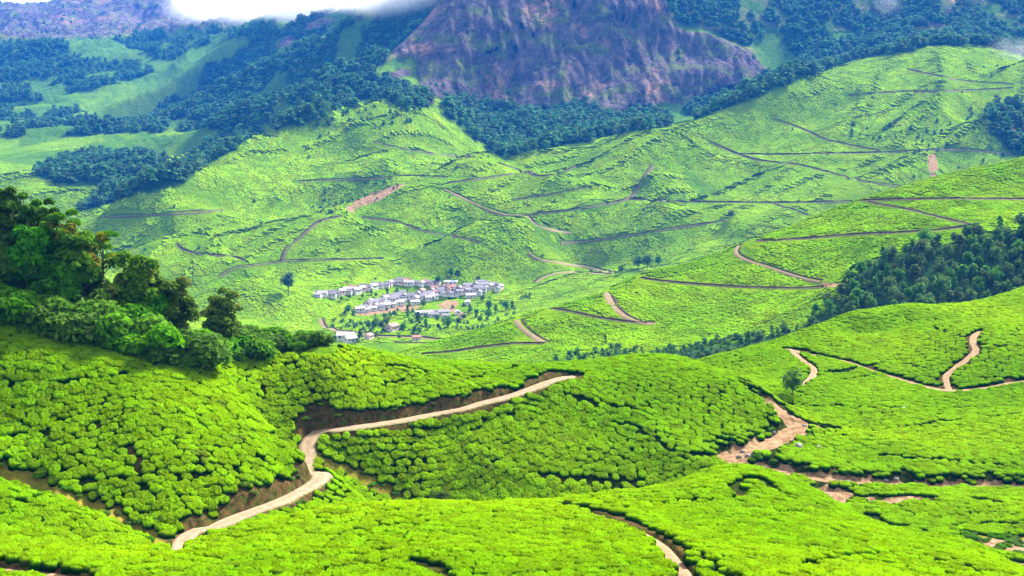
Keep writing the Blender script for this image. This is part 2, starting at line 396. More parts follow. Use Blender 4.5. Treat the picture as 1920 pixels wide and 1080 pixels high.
def terrain_mat():
    """ground cover from per-vertex land use: forest floor, rock, bare soil, dry grass, open tea canopy"""
    t = NT("land"); p = t.pos(); zc = t.attr("land"); s = t.n.new("ShaderNodeSeparateColor"); t.l.new(zc.outputs["Color"], s.inputs[0])
    forest, rock, soil = s.outputs[0], s.outputs[1], s.outputs[2]
    canopy = t.attr("canopy").outputs["Fac"]; grass = t.attr("dry").outputs["Fac"]; scrub = t.attr("scrub").outputs["Fac"]
    # tea seen from afar
    n1 = t.noise(p, .022, 4, .6); n2 = t.noise(t.scaled(p, (1, 1, 1)), .16, 3, .7); n3 = t.vor(p, .33); n4 = t.noise(p, .5, 2, .6)
    tea = t.mix(t.rng(n1, .35, .65), (.062, .135, .0002), (.108, .185, .0002))
    tea = t.mix(t.math('MULTIPLY', t.rng(n2, .54, .72), .55), tea, (.045, .130, .006))
    tea = t.mix(t.math('MULTIPLY', t.rng(n3, .50, .70), .28), tea, (.030, .095, .006))
    tea = t.mix(t.math('MULTIPLY', t.rng(n4, .55, .7), .2), tea, (.15, .30, .003))
    st = t.noise(t.scaled(p, (.028, .028, .55)), 1.0, 3, .6)
    tea = t.mix(t.rng(st, .52, .68, 0, .5), tea, (.028, .080, .002)); tea = t.mix(t.rng(st, .46, .30, 0, .45), tea, (.105, .155, .0003))
    dots = t.math('MULTIPLY', t.rng(t.vor(t.scaled(p, (1, 1.5, 1)), .085), .16, .10), t.rng(n1, .46, .54))
    tea = t.mix(t.math('MULTIPLY', dots, .8), tea, (.016, .060, .006))
    tea = t.mix(t.math('MULTIPLY', scrub, .9), tea, t.mix(t.rng(n2, .4, .6), (.020, .070, .008), (.050, .110, .008)))  # scrub colour, which also carries the painted shade of the fold hollows
    # ground under the near bushes
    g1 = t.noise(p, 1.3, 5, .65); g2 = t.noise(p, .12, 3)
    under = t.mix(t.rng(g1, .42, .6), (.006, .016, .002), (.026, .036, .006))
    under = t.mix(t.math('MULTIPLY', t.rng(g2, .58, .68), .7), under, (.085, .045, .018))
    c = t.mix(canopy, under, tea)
    bk = t.mix(t.rng(t.noise(p, 1.4, 5, .7), .38, .62), (.022, .018, .007), (.095, .052, .022))
    bk = t.mix(t.rng(t.noise(p, 2.3, 4, .7), .5, .62), bk, (.028, .062, .006))
    c = t.mix(t.attr("bank").outputs["Fac"], c, bk)
    fl = t.mix(t.rng(t.noise(p, .08, 4, .65), .4, .6), (.008, .030, .010), (.025, .060, .016))
    c = t.mix(forest, c, fl)
    dg = t.mix(t.rng(t.noise(p, 1.1, 5, .7), .35, .65), (.075, .10, .010), DRYGRASS)
    dg = t.mix(t.rng(t.noise(p, 3.4, 4, .7), .52, .62), dg, (.17, .07, .03))
    c = t.mix(grass, c, dg)
    so = t.mix(t.rng(t.noise(p, .8, 5, .7), .35, .65), (.11, .060, .028), (.29, .19, .115))
    so = t.mix(t.rng(t.noise(p, 2.6, 4, .7), .55, .66), so, (.060, .050, .012))
    c = t.mix(t.rng(t.math('ADD', soil, t.math('MULTIPLY', t.math('SUBTRACT', t.noise(p, .9, 4, .7), .5), .7)), .42, .58), c, so)
    # cliffs: tall streaks, ledges with scrub and tan scars
    pr = t.scaled(p, (1, 1, .45)); r1 = t.noise(pr, .035, 6, .75, 1.2); r2 = t.noise(pr, .14, 5, .7, .6); r3 = t.noise(p, .012, 4, .6); r4 = t.noise(t.scaled(p, (1, 1, 2.2)), .022, 5, .7)
    rc = t.mix(t.rng(r1, .36, .62), (.022, .022, .030), (.150, .118, .120))
    rc = t.mix(t.rng(r2, .52, .70), rc, (.020, .020, .028))
    rc = t.mix(t.math('MULTIPLY', t.rng(r3, .55, .68), t.rng(r2, .62, .44)), rc, (.38, .21, .13))
    rc = t.mix(t.math('MULTIPLY', t.rng(r4, .51, .58), .92), rc, t.mix(t.rng(r2, .4, .6), (.050, .090, .022), (.15, .16, .035)))
    ck = t.vor(t.scaled(p, (1, 1, .35)), .085); rc = t.mix(t.rng(ck, .10, .02, 0, .8), rc, (.012, .012, .018)); rc = t.mix(t.rng(t.noise(p, .35, 4, .75), .56, .66, 0, .6), rc, (.014, .022, .014))
    rk = t.rng(t.math('ADD', rock, t.math('MULTIPLY', t.math('SUBTRACT', r4, .5), 1.1)), .40, .58)
    c = t.mix(rk, c, rc)
    h = t.math('ADD', t.math('MULTIPLY', t.math('MULTIPLY', n3, canopy), -.5), t.math('MULTIPLY', t.math('MULTIPLY', t.math('ADD', r1, t.math('MULTIPLY', r2, .5)), rock), 14.))
    h = t.math('ADD', h, t.math('MULTIPLY', t.math('SUBTRACT', 1., canopy), t.math('MULTIPLY', g1, .25)))
    h = t.math('ADD', h, t.math('MULTIPLY', t.math('MULTIPLY', n2, canopy), 1.6))
    return t.done(c, 1.0, .0, t.bump(h, 1.0, .9))

def mat_track(col, name, dark=.55):
    t = NT(name); p = t.pos(); n = t.noise(p, 1.1, 5, .65)
    c = t.mix(t.rng(n, .35, .65), tuple(x * dark for x in col), col)
    c = t.mix(t.rng(t.noise(p, 4.0, 4, .7), .57, .68), c, (.085, .075, .03))
    ac = t.attr("across").outputs["Fac"]; edge = t.math('ADD', ac, t.math('MULTIPLY', t.math('SUBTRACT', t.noise(p, 1.7, 4, .7), .5), .9))
    c = t.mix(t.math('MULTIPLY', t.rng(edge, .66, .95), .85), c, (.070, .085, .018))          # weedy verge
    mid = t.math('MULTIPLY', t.rng(edge, .22, .05), t.rng(t.noise(p, .6, 3), .42, .56)); c = t.mix(t.math('MULTIPLY', mid, .55), c, (.13, .12, .05))
    rut = t.math('MULTIPLY', t.rng(ac, .30, .42), t.rng(ac, .66, .52)); c = t.mix(t.math('MULTIPLY', rut, .35), c, t.hsv(c, .5, .85, 1.35))
    return t.done(c, .95, .1, t.bump(n, .15))
def mat_bank():
    t = NT("bank_earth"); p = t.pos(); n = t.noise(p, .9, 4, .7)
    c = t.mix(t.rng(n, .40, .55), (.014, .026, .008), (.050, .034, .016))
    return t.done(c, .95, .1, t.bump(n, .4))

def mat_leaf(name, dark, light, tip=None, transl=.45, lo=.72, hi=1.15, hues=(.488, .512), sat0=.9):
    t = NT(name); o = t.obj(); n = t.noise(o, .55, 3, .6); r = t.attr("leafv").outputs["Fac"]
    c = t.mix(t.rng(t.math('ADD', t.math('MULTIPLY', n, .55), t.math('MULTIPLY', r, .45)), .28, .70), dark, light)
    if tip: c = t.mix(t.rng(t.noise(o, .3, 2), .54, .64), c, tip)
    c = t.hsv(c, t.rng(t.rand(), 0, 1, *hues), t.rng(t.rand(), 0, 1, sat0, 1.05), t.rng(t.rand(), 0, 1, lo, hi))
    return t.done(c, .8, .04, None, transl)
def mat_plain(name, a, b, scale=3., rough=.85, spec=.2, bd=.03, stretch=(1,1,1)):
    t = NT(name); n = t.noise(t.scaled(t.obj(), stretch), scale, 4, .65)
    return t.done(t.mix(t.rng(n, .35, .65), a, b), rough, spec, t.bump(n, bd))

M = {}
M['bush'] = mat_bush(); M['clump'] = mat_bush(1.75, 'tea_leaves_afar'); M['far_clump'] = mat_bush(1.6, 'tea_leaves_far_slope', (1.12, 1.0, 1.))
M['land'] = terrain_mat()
M['track'] = mat_track(TRACK, "pale_dirt_track", .72)
M['redtrack'] = mat_track((.27, .16, .085), "red_dirt_track", .62)
M['fartrack'] = mat_track((.26, .17, .10), "far_dirt_track", .55)
M['darktrack'] = mat_track((.060, .055, .028), "path_painted_shade", .5)  # earth path; shade of the bushes beside it painted into its dark colour
M['bank'] = mat_bank()
M['oak'] = mat_leaf("oak_leaf", (.018, .100, .003), (.095, .285, .005))
M['oakwarm'] = mat_leaf("young_leaf", (.024, .105, .003), (.110, .280, .005), (.24, .20, .010))
M['olive'] = mat_leaf("olive_leaf", (.030, .085, .006), (.125, .225, .016), (.18, .23, .04))
M['shrub'] = mat_leaf("shrub_leaf", (.022, .110, .003), (.125, .310, .004))
M['pine'] = mat_leaf("forest_leaf", (.018, .095, .020), (.095, .235, .026), (.18, .28, .020), .40, .7, 1.2, (.478, .515), .8)
M['wood'] = mat_leaf("wood_leaf", (.016, .085, .034), (.075, .200, .055), (.17, .21, .045), .3, .75, 1.25)  # blue added to the leaf green stands in for part of the haze
M['bark'] = mat_plain("bark", (.10, .075, .05), (.26, .21, .16), 2.5, .9, .1, .05, (1, 1, .25))
M['rock'] = mat_plain("boulder_rock", (.09, .085, .08), (.24, .22, .20), 1.6, .85, .2, .1)
M['wall_w'] = mat_plain("whitewash", (.42, .40, .38), (.60, .58, .56), 1.2, .9, .1, .01)
M['wall_p'] = mat_plain("pink_wash", (.52, .36, .33), (.66, .50, .46), 1.2, .9, .1, .01)
M['roof_g'] = mat_plain("grey_sheet_roof", (.075, .07, .085), (.15, .135, .16), 1.4, .6, .4, .03, (6, .6, 1))
M['roof_l'] = mat_plain("pale_sheet_roof", (.20, .18, .20), (.36, .33, .35), 1.4, .5, .4, .03, (6, .6, 1))
M['roof_r'] = mat_plain("rusty_roof", (.20, .085, .065), (.33, .17, .14), 1.4, .8, .2, .03, (6, .6, 1))
M['roof_b'] = mat_plain("blue_white_roof", (.55, .66, .74), (.72, .80, .86), 1.4, .5, .4, .03)
M['dark'] = mat_plain("window_dark", (.012, .013, .018), (.03, .03, .04), 3., .25, .5, .005)
M['door'] = mat_plain("door_blue", (.05, .08, .14), (.08, .12, .18), 3., .6, .3, .01)
# ---------------------------------------------------------------- object helpers
C = scene.collection
def tag(o, label=None, cat=None, group=None, kind=None):
    if label: o['label'] = label
    if cat: o['category'] = cat
    if group: o['group'] = group
    if kind: o['kind'] = kind
    return o
def mesh_np(name, V, Fs, mat=None, smooth=True, attrs=None):
    """V (n,3); Fs list of index arrays (m,3) / (m,4)"""
    me = bpy.data.meshes.new(name); V = np.asarray(V, np.float32)
    Fs = [np.asarray(f, np.int32) for f in Fs if len(f)]
    me.vertices.add(len(V)); me.vertices.foreach_set("co", V.ravel())
    loops = np.concatenate([f.ravel() for f in Fs]); tot = np.concatenate([np.full(len(f), f.shape[1], np.int32) for f in Fs])
    st = np.concatenate([[0], np.cumsum(tot)[:-1]]).astype(np.int32)
    me.loops.add(len(loops)); me.loops.foreach_set("vertex_index", loops)
    me.polygons.add(len(tot)); me.polygons.foreach_set("loop_start", st)
    me.polygons.foreach_set("use_smooth", np.full(len(tot), smooth))
    for k, (typ, arr) in (attrs or {}).items():
        a = me.attributes.new(k, typ, 'POINT')
        a.data.foreach_set({'FLOAT': "value", 'FLOAT_COLOR': "color", 'FLOAT_VECTOR': "vector", 'INT': "value"}[typ], np.asarray(arr, np.int32 if typ == 'INT' else np.float32).ravel())
    me.update(calc_edges=True); me.validate()
    if mat: me.materials.append(mat)
    return me
def link(name, me, parent=None, loc=(0, 0, 0), rz=0., sc=1.):
    o = bpy.data.objects.new(name, me); C.objects.link(o); o.location = loc; o.rotation_euler = (0, 0, rz)
    o.scale = (sc, sc, sc) if not isinstance(sc, tuple) else sc
    if parent: o.parent = parent
    return o
def empty(name, loc, rz=0., sc=1.):
    return link(name, None, None, loc, rz, sc)
class MB:
    def __init__(s): s.v = []; s.f3 = []; s.f4 = []
    def box(s, x0, x1, y0, y1, z0, z1):
        b = len(s.v); s.v += [(x, y, z) for z in (z0, z1) for x, y in ((x0, y0), (x1, y0), (x1, y1), (x0, y1))]
        s.f4 += [(b, b+3, b+2, b+1), (b+4, b+5, b+6, b+7)] + [(b+i, b+(i+1) % 4, b+4+(i+1) % 4, b+4+i) for i in range(4)]
    def tube(s, P, R, n=6):
        b = len(s.v); P = [Vector(p) for p in P]
        for i, p in enumerate(P):
            d = (P[min(i+1, len(P)-1)] - P[max(i-1, 0)]).normalized()
            u = d.orthogonal().normalized(); w = d.cross(u)
            for k in range(n):
                a = 2*math.pi*k/n; s.v.append(tuple(p + (u*math.cos(a) + w*math.sin(a)) * R[i]))
        for i in range(len(P)-1):
            for k in range(n):
                s.f4.append((b+i*n+k, b+i*n+(k+1) % n, b+(i+1)*n+(k+1) % n, b+(i+1)*n+k))
    def mesh(s, name, mat, smooth=False):
        return mesh_np(name, s.v, [s.f3, s.f4], mat, smooth)

# ---------------------------------------------------------------- carved tracks and washed gullies
def resample(P, step):
    """Catmull-Rom through the points then even steps"""
    P = np.asarray(P, float); Q = np.vstack([2*P[0]-P[1], P, 2*P[-1]-P[-2]]); out = []
    for i in range(1, len(Q)-2):
        for k in range(12):
            t = k/12; a, b, c, d = Q[i-1], Q[i], Q[i+1], Q[i+2]
            out.append(.5*((2*b)+(c-a)*t+(2*a-5*b+4*c-d)*t*t+(3*b-a-3*c+d)*t**3))
    out.append(P[-1]); out = np.array(out)
    L = np.concatenate([[0], np.cumsum(np.linalg.norm(np.diff(out[:, :2], axis=0), axis=1))])
    m = max(2, int(L[-1]/step)+1); s = np.linspace(0, L[-1], m)
    return np.stack([np.interp(s, L, out[:, k]) for k in range(out.shape[1])], 1)
def smooth1(a, n):
    for _ in range(n):
        a = np.concatenate([[a[0]], .25*a[:-2]+.5*a[1:-1]+.25*a[2:], [a[-1]]])
    return a
def on_ground(L, ymin=80., ymax=6500.):
    if all(len(q) == 2 for q in L): L = [tuple(q) for q in resample(L, 14.)]
    """picture points, or (u, None, y) for stretches hidden by a hill, to ground points"""
    out = []
    for q in L:
        if len(q) == 3:
            t, _ = te(q[0], 500.); y = q[2]; out.append((float(t)*y, y))
        else:
            x, y, z = cast([q[0]], [q[1]], ymin, ymax); out.append((x[0], y[0]))
    return np.array(out)
class Road:
    def __init__(s, L, w, sink=.5, bank=1.3, fill=.8, soil=0., step=1.5, ymin=80., ymax=6500., reach=7.):
        P = resample(on_ground(L, ymin, ymax), step)
        s.P = P; s.w = w/2; z = base_z(P[:, 0], P[:, 1]); s.z = smooth1(z, 14) - sink
        s.bank, s.fill, s.soil, s.reach = bank, fill, soil, reach
        s.bb = (P[:, 0].min()-reach, P[:, 0].max()+reach, P[:, 1].min()-reach, P[:, 1].max()+reach)
    def dist(s, x, y):
        """distance to the centre line and its height there; inf when far"""
        sh = x.shape; x = x.ravel(); y = y.ravel(); D = np.full(len(x), 1e9); H = np.zeros(len(x))
        m = (x > s.bb[0]) & (x < s.bb[1]) & (y > s.bb[2]) & (y < s.bb[3]); idx = np.nonzero(m)[0]
        if len(idx):
            xs, ys = x[idx], y[idx]; d2 = np.full(len(idx), 1e9); hh = np.zeros(len(idx)); P = s.P
            for i in range(len(P)-1):
                ax, ay = P[i]; bx, by = P[i+1]
                near = np.nonzero((xs > min(ax, bx)-s.reach) & (xs < max(ax, bx)+s.reach) & (ys > min(ay, by)-s.reach) & (ys < max(ay, by)+s.reach))[0]
                if not len(near): continue
                xn, yn = xs[near], ys[near]; L = (bx-ax)**2+(by-ay)**2
                h = np.clip(((xn-ax)*(bx-ax)+(yn-ay)*(by-ay))/L, 0, 1)
                q = (xn-ax-h*(bx-ax))**2+(yn-ay-h*(by-ay))**2
                b = q < d2[near]; k = near[b]; d2[k] = q[b]; hh[k] = (s.z[i]+h*(s.z[i+1]-s.z[i]))[b]
            ok = d2 < s.reach**2
            D[idx[ok]] = np.sqrt(d2[ok]); H[idx[ok]] = hh[ok]
        return D.reshape(sh), H.reshape(sh)
    def carve(s, x, y, z):
        D, H = s.dist(x, y); m = D < s.reach; o = np.maximum(D - s.w, 0)
        lim = np.minimum(z, H + s.bank*o)
        if s.fill: lim = np.maximum(lim, H - s.fill*o)
        f = 1 - sstep(s.reach*.8, s.reach, D)
        return np.where(m, z + (lim-z)*f, z), D

ROADS = dict(
    lower=Road([(318,1036),(345,1015),(400,990),(450,966),(520,942),(565,921),(598,902),(604,888),(588,872),(575,None,167),(556,None,175),(541,837),(580,823),(640,808),(700,797),(760,785),(820,775),(868,767),(905,754),(950,742),(1000,726),(1035,711),(1060,705),(1078,None,205.5)], 2.3, .1, 3.2, 1.3, reach=9.),
    front=Road([(1040,948),(1100,958),(1170,985),(1222,1006),(1256,1035),(1285,1075),(1310,1120)], 1.3, .3, 1.6, 1.2, ymax=155.),
    corner=Road([(-60,1058),(0,1066),(60,1072),(125,1080),(160,1100)], 1.8, .3, 1.4, 1.2, ymax=112.),
    knoll=Road([(1480,655),(1520,664),(1560,673),(1600,683),(1650,699),(1700,715),(1740,727),(1780,735),(1820,731),(1870,723),(1920,714),(1990,704)], 1.9, .1, 2., 1.5, ymin=228.),
    spur=Road([(1479,655),(1500,672),(1528,696),(1518,712),(1500,724)], 1.5, .0, 1.8, 1.4, ymin=228.),
    bend=Road([(1780,733),(1773,708),(1790,692),(1815,672),(1831,655),(1822,636),(1838,622)], 1.5, .05, 1.8, 1.4, ymin=228.),
)
GULLIES = dict(
    main=Road([(1440,750),(1462,770),(1500,795),(1462,815),(1425,832),(1368,850),(1400,868),(1440,872),(1500,884),(1560,893),(1640,900),(1750,906),(1850,905),(1960,908)], 3.6, .7, 1.0, 0, ymin=175.),
    arm=Road([(1500,794),(1530,802),(1566,806)], 3.4, .4, 1.0, 0, ymin=175.),
    pool=Road([(1555,920),(1575,930),(1566,940)], 2.6, .3, 1.0, 0, ymin=160.),
    low=Road([(1600,968),(1640,980),(1672,991)], 1.8, .4, 1.0, 0, ymin=152.),
    side=Road([(1640,938),(1690,938),(1725,934)], 1.8, .3, 1.0, 0, ymin=160.),
)
SOILED = [(r, 1) for r in ROADS.values()] + [(g, 0) for g in GULLIES.values()]
def ground_z(x, y):
    z = base_z(x, y)
    for r, _ in SOILED: z, _d = r.carve(x, y, z)
    return z
# walking gaps between blocks of bushes (no digging, just no bush)
GAPS = [resample(on_ground(g), 1.0) for g in (
    [(735,688),(800,700),(860,708),(935,714)], [(1130,795),(1180,800),(1230,830),(1260,850)],
    [(1060,955),(1150,968),(1230,1000),(1300,1040),(1370,1090)], [(1450,970),(1510,968),(1590,985)], [(1500,1065),(1600,1048),(1720,1050),(1840,1075)],
    [(1440,760),(1560,765),(1700,768),(1920,766)], [(1560,822),(1640,812),(1760,795),(1920,778)], [(1060,740),(1110,755),(1180,770)],
    [(1010,890),(1060,900),(1200,905)], [(250,845),(262,890),(265,910)], [(1500,720),(1600,712),(1640,706)], [(1790,990),(1860,985),(1960,990)])]
def gap_dist(x, y):
    D = np.full(x.shape, 1e9)
    for P in GAPS:
        m = np.nonzero((x > P[:, 0].min()-2) & (x < P[:, 0].max()+2) & (y > P[:, 1].min()-2) & (y < P[:, 1].max()+2))[0]
        if not len(m): continue
        for i in range(0, len(m), 4000):
            k = m[i:i+4000]; d = np.sqrt(((x[k, None]-P[None, :, 0])**2+(y[k, None]-P[None, :, 1])**2).min(1)); D[k] = np.minimum(D[k], d)
    return D

# ---------------------------------------------------------------- land use zones (outline, depth range)
FOREST_Z = [(450, 640, [(1500,618),(1560,566),(1600,515),(1650,480),(1760,458),(1840,442),(1960,428),(2000,600),(1920,560),(1800,590),(1600,610),(1500,650),(1300,690),(1215,684),(1215,662),(1330,650),(1440,630)]),
    (1500, 2200, [(835,192),(868,178),(920,192),(1000,203),(1090,192),(1150,218),(1250,206),(1300,196),(1380,176),(1480,136),(1600,84),(1700,64),(1960,58),(1960,112),(1850,88),(1750,84),(1600,114),(1500,150),(1350,207),(1250,238),(1100,264),(940,298),(905,270),(838,222)]),
    (1800, 5000, [(1240,-60),(1262,45),(1325,58),(1405,86),(1450,130),(1380,180),(1500,140),(1620,90),(1960,80),(1960,-60)]),
    (1900, 3600, [(250,238),(290,205),(335,170),(385,132),(450,95),(560,72),(640,44),(680,30),(765,28),(722,112),(690,135),(600,192),(500,224),(430,238),(300,250)]),
    (2400, 3500, [(-60,76),(120,80),(140,110),(290,128),(260,150),(120,176),(0,198),(-60,200)]),
    (2600, 4200, [(200,82),(260,66),(400,50),(430,58),(390,85),(300,114),(265,96)]),
    (2500, 4500, [(430,60),(560,30),(700,0),(850,-60),(830,20),(760,60),(640,60),(450,98)]),
    (1900, 2400, [(-60,205),(0,205),(100,206),(220,232),(300,240),(430,234),(470,222),(420,243),(230,251),(100,255),(0,262),(-60,262)]),
    (1300, 2300, [(55,332),(120,300),(200,284),(290,298),(345,318),(372,285),(430,242),(500,226),(492,250),(400,302),(340,345),(240,372),(180,392),(145,396),(205,352),(100,342)]),
    (1300, 2400, [(500,232),(560,212),(600,190),(690,140),(740,150),(790,170),(820,200),(770,205),(700,182),(640,205),(560,238),(520,246)]),
    (1700, 4000, [(680,-60),(846,-60),(806,22),(772,72),(745,100),(722,125),(695,120),(690,60)]),
    (1350, 1800, [(1850,210),(1960,180),(1960,300),(1890,285),(1860,250)]),
    ]
SCRUB_Z = [(440, 570, [(1040,690),(1045,655),(1150,650),(1260,655),(1400,630),(1500,600),(1500,650),(1300,690)]),
    (1100, 1600, [(560,380),(640,350),(720,340),(760,345),(700,385),(610,405)]),
    (1450, 2100, [(560,240),(700,185),(800,205),(760,240),(640,250),(600,262)]),
    (2300, 4000, [(100,180),(300,130),(400,100),(300,110),(140,105),(110,150)]), (1350, 1800, [(1560,240),(1800,215),(1960,150),(1960,300),(1700,290)])]
SOIL_Z = [(850, 1200, [(735,523),(757,516),(775,524),(765,530),(735,530)]), (850, 1100, [(815,575),(836,560),(860,566),(850,578),(880,592),(870,597),(840,582)]),
    (850, 1100, [(660,588),(700,582),(790,570),(790,576),(700,592),(665,594)]), (1200, 1500, [(640,390),(700,360),(745,343),(765,345),(715,372),(660,398)]),
    (1350, 1650, [(1735,290),(1755,285),(1762,325),(1745,332)]), (1300, 1700, [(1880,210),(1915,205),(1920,260),(1895,270)]),
    (130, 200, [(1830,1008),(1880,1012),(1960,1014),(1960,1036),(1900,1034),(1850,1026)]), (140, 200, [(1885,1050),(1960,1058),(1960,1085),(1920,1075)]),
    (500, 640, [(1540,528),(1575,530),(1572,540),(1540,540)])]
DRY_Z = [(120, 150, [(-60,850),(0,868),(60,885),(140,920),(220,955),(300,1000),(318,1030),(290,1028),(230,985),(150,950),(80,925),(0,905),(-60,895)]),
    (165, 205, [(560,838),(600,848),(640,870),(700,895),(760,935),(740,944),(690,920),(640,890),(590,862)]), (125, 150, [(395,985),(450,985),(440,1005),(385,1012)]),
    (130, 200, [(1790,998),(1850,1004),(1960,1006),(1960,1050),(1900,1044),(1840,1030)])]

for _Z in (FOREST_Z, SCRUB_Z, SOIL_Z, ROCK_Z):
    _Z[:] = [(a*.85 if a > 1000 else a, b, c) for a, b, c in _Z]
def zone(pu, pv, y, Z, wid, wob=0.):
    out = np.zeros(pu.shape)
    for a, b, poly in Z:
        xs = [p[0] for p in poly]; ys = [p[1] for p in poly]
        m = (y > a) & (y < b) & (pu > min(xs)-wid) & (pu < max(xs)+wid) & (pv > min(ys)-wid) & (pv < max(ys)+wid)
        if m.any(): out[m] = np.maximum(out[m], poly_soft(pu[m], pv[m], poly, wid))
    return out
def land_uv(x, y, z):
    return uv(x/y, z/y)

# ---------------------------------------------------------------- the land as one sheet, stored hill by hill
WEDGE = .50
NC = 960
tcol = np.linspace(-WEDGE, WEDGE, NC)
yn = np.concatenate([np.exp(np.linspace(math.log(.6), math.log(70), 40, endpoint=False)), np.exp(np.linspace(math.log(70), math.log(300), 500, endpoint=False)), np.exp(np.linspace(math.log(300), math.log(450), 100, endpoint=False))])
NF = 430
sf = np.linspace(math.log(450), math.log(6700), 1300)
Tf, Sf = np.meshgrid(tcol[::8], sf, indexing='ij'); Yf = np.exp(Sf)
ef = base_z(Tf*Yf, Yf)/Yf; _, vf = uv(Tf, ef)
mt = np.sqrt((np.diff(Sf, axis=1)*110)**2 + (np.diff(vf, axis=1)/1.9)**2)
cum = np.concatenate([np.zeros((len(mt), 1)), np.cumsum(mt, 1)], 1); cum /= cum[:, -1:]
for _ in range(6): cum = np.vstack([cum[:1], (cum[:-2]+2*cum[1:-1]+cum[2:])/4, cum[-1:]])
rows = np.stack([np.interp(np.linspace(0, 1, NF), c, sf) for c in cum])        # (NC/8, NF)
rows = np.stack([np.interp(tcol, tcol[::8], rows[:, k]) for k in range(NF)], 1)
Yg = np.concatenate([np.broadcast_to(yn, (NC, len(yn))), np.exp(rows)], 1)
Xg = tcol[:, None]*Yg
Zg = base_z(Xg, Yg); track_d = np.full(Xg.shape, 1e9); soil_d = np.full(Xg.shape, 1e9); track_w = np.full(Xg.shape, 9.)
for r, istrack in SOILED:
    Zg, D = r.carve(Xg, Yg, Zg)
    if istrack: track_d = np.minimum(track_d, D - r.w)
    else: soil_d = np.minimum(soil_d, D - r.w)
PU, PV = land_uv(Xg, Yg, Zg)
def CLEAR(x, y): return sstep(.16, .34, fbm(x/75+3, y/150, 3, 57)+.15*(x < -.22*y))*sstep(1500, 1700, y)
wob = 1.0
wu = PU + 9*fbm(Xg/40, Yg/70, 3, 51)*np.minimum(1, Yg/700); wv = PV + 6*fbm(Xg/40, Yg/70, 3, 61)*np.minimum(1, Yg/700)
A_forest = zone(wu, wv, Yg, FOREST_Z, 6)*(1-.9*CLEAR(Xg, Yg)); A_rock = zone(wu, wv, Yg, ROCK_Z, 26); A_soil = zone(wu, wv, Yg, SOIL_Z, 6)
A_dry = zone(wu, wv, Yg, DRY_Z, 8); A_scrub_shade = np.maximum(zone(wu, wv, Yg, SCRUB_Z, 30), sstep(2300, 2700, Yg)*.7)
A_scrub_shade = np.maximum(A_scrub_shade, sstep(.12, .5, fbm(Xg/150, Yg/230, 3, 77)-.0) * sstep(900, 1200, Yg) * .8)
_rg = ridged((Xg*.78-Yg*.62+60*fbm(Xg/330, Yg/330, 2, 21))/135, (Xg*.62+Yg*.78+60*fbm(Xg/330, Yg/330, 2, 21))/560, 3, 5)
A_scrub_shade = np.maximum(A_scrub_shade, (1-sstep(-.35, .25, _rg))*sstep(900, 1200, Yg)*.6)  # darker scrub in the fold hollows, also painted as shade to bring out relief
A_scrub_shade = np.maximum(A_scrub_shade, .9*CLEAR(Xg, Yg))
A_rock = np.maximum(A_rock, sstep(1690, 1850, Yg)*(PV < 60)*(PU > 820)*.45)
bankz = np.where(track_d < 3.2, 1., 0)*sstep(-.35, .1, track_d)*(1-sstep(2.0, 3.2, track_d))
A_bank = (1-sstep(1.5, 2.6, track_d+.8*fbm(Xg/2, Yg/2, 2, 93)))*(Yg < 450)
A_soil = np.maximum(A_soil, (1-sstep(-.2, 1.6, soil_d + 1.4*fbm(Xg/3, Yg/3, 2, 91)))*.95)
A_canopy = np.maximum(sstep(430, 470, Yg), ((PU < 650)*(Yg > 163+np.maximum(0, PU-300)*.09)*(PV < 670)*(PV > 530)*(Yg < 230)))
A_scrub_shade = np.where((Yg < 430)*(A_canopy > .5), .6, A_scrub_shade)
rockm = sstep(.3, .7, A_rock)
Yg = Yg + rockm*(A_rock > 0)*sstep(1400, 1560, Yg)*(6*ridged((Xg+12*noise(Xg/50,Zg/50,2))/26, Zg/60, 4, 3)+12*noise(Xg/90, Zg/110, 4)+4*noise(Xg/11, Zg/22, 8) - 12)
NR = Yg.shape[1]
# vertex normals over the whole sheet
Pg = np.stack([Xg, Yg, Zg + Z0], -1)
du = np.gradient(Pg, axis=0); dv = np.gradient(Pg, axis=1)
Ng = np.cross(du, dv); Ng /= np.linalg.norm(Ng, axis=-1, keepdims=True) + 1e-12
Ng[Ng[..., 2] < 0] *= -1
def sheet(name, ra, rb):
    """rows ra..rb of the sheet as one mesh"""
    n = rb-ra+1; P = Pg[:, ra:rb+1].reshape(-1, 3)
    i = np.arange(NC-1)[:, None]*n + np.arange(n-1)[None]
    Fq = np.stack([i, i+n, i+n+1, i+1], -1).reshape(-1, 4)
    s = np.s_[:, ra:rb+1]
    col = np.stack([A_forest[s], A_rock[s], A_soil[s], np.ones_like(A_soil[s])], -1).reshape(-1, 4)
    me = mesh_np(name, P, [Fq], M['land'], True, {'land': ('FLOAT_COLOR', col), 'canopy': ('FLOAT', A_canopy[s]), 'dry': ('FLOAT', A_dry[s]), 'scrub': ('FLOAT', A_scrub_shade[s]), 'bank': ('FLOAT', A_bank[s])})
    me.normals_split_custom_set_from_vertices(Ng[:, ra:rb+1].reshape(-1, 3).astype(np.float32))
    return tag(link(name, me), kind='structure')
r1 = len(yn); mean = np.exp(rows).mean(0)
r2 = r1 + int(np.searchsorted(mean, 790)); r3 = r1 + int(np.searchsorted(mean, 1930))
sheet('hill', 0, r1); sheet('hill.001', r1, r2); sheet('valley_ground', r2, r3); sheet('mountain', r3, NR-1)
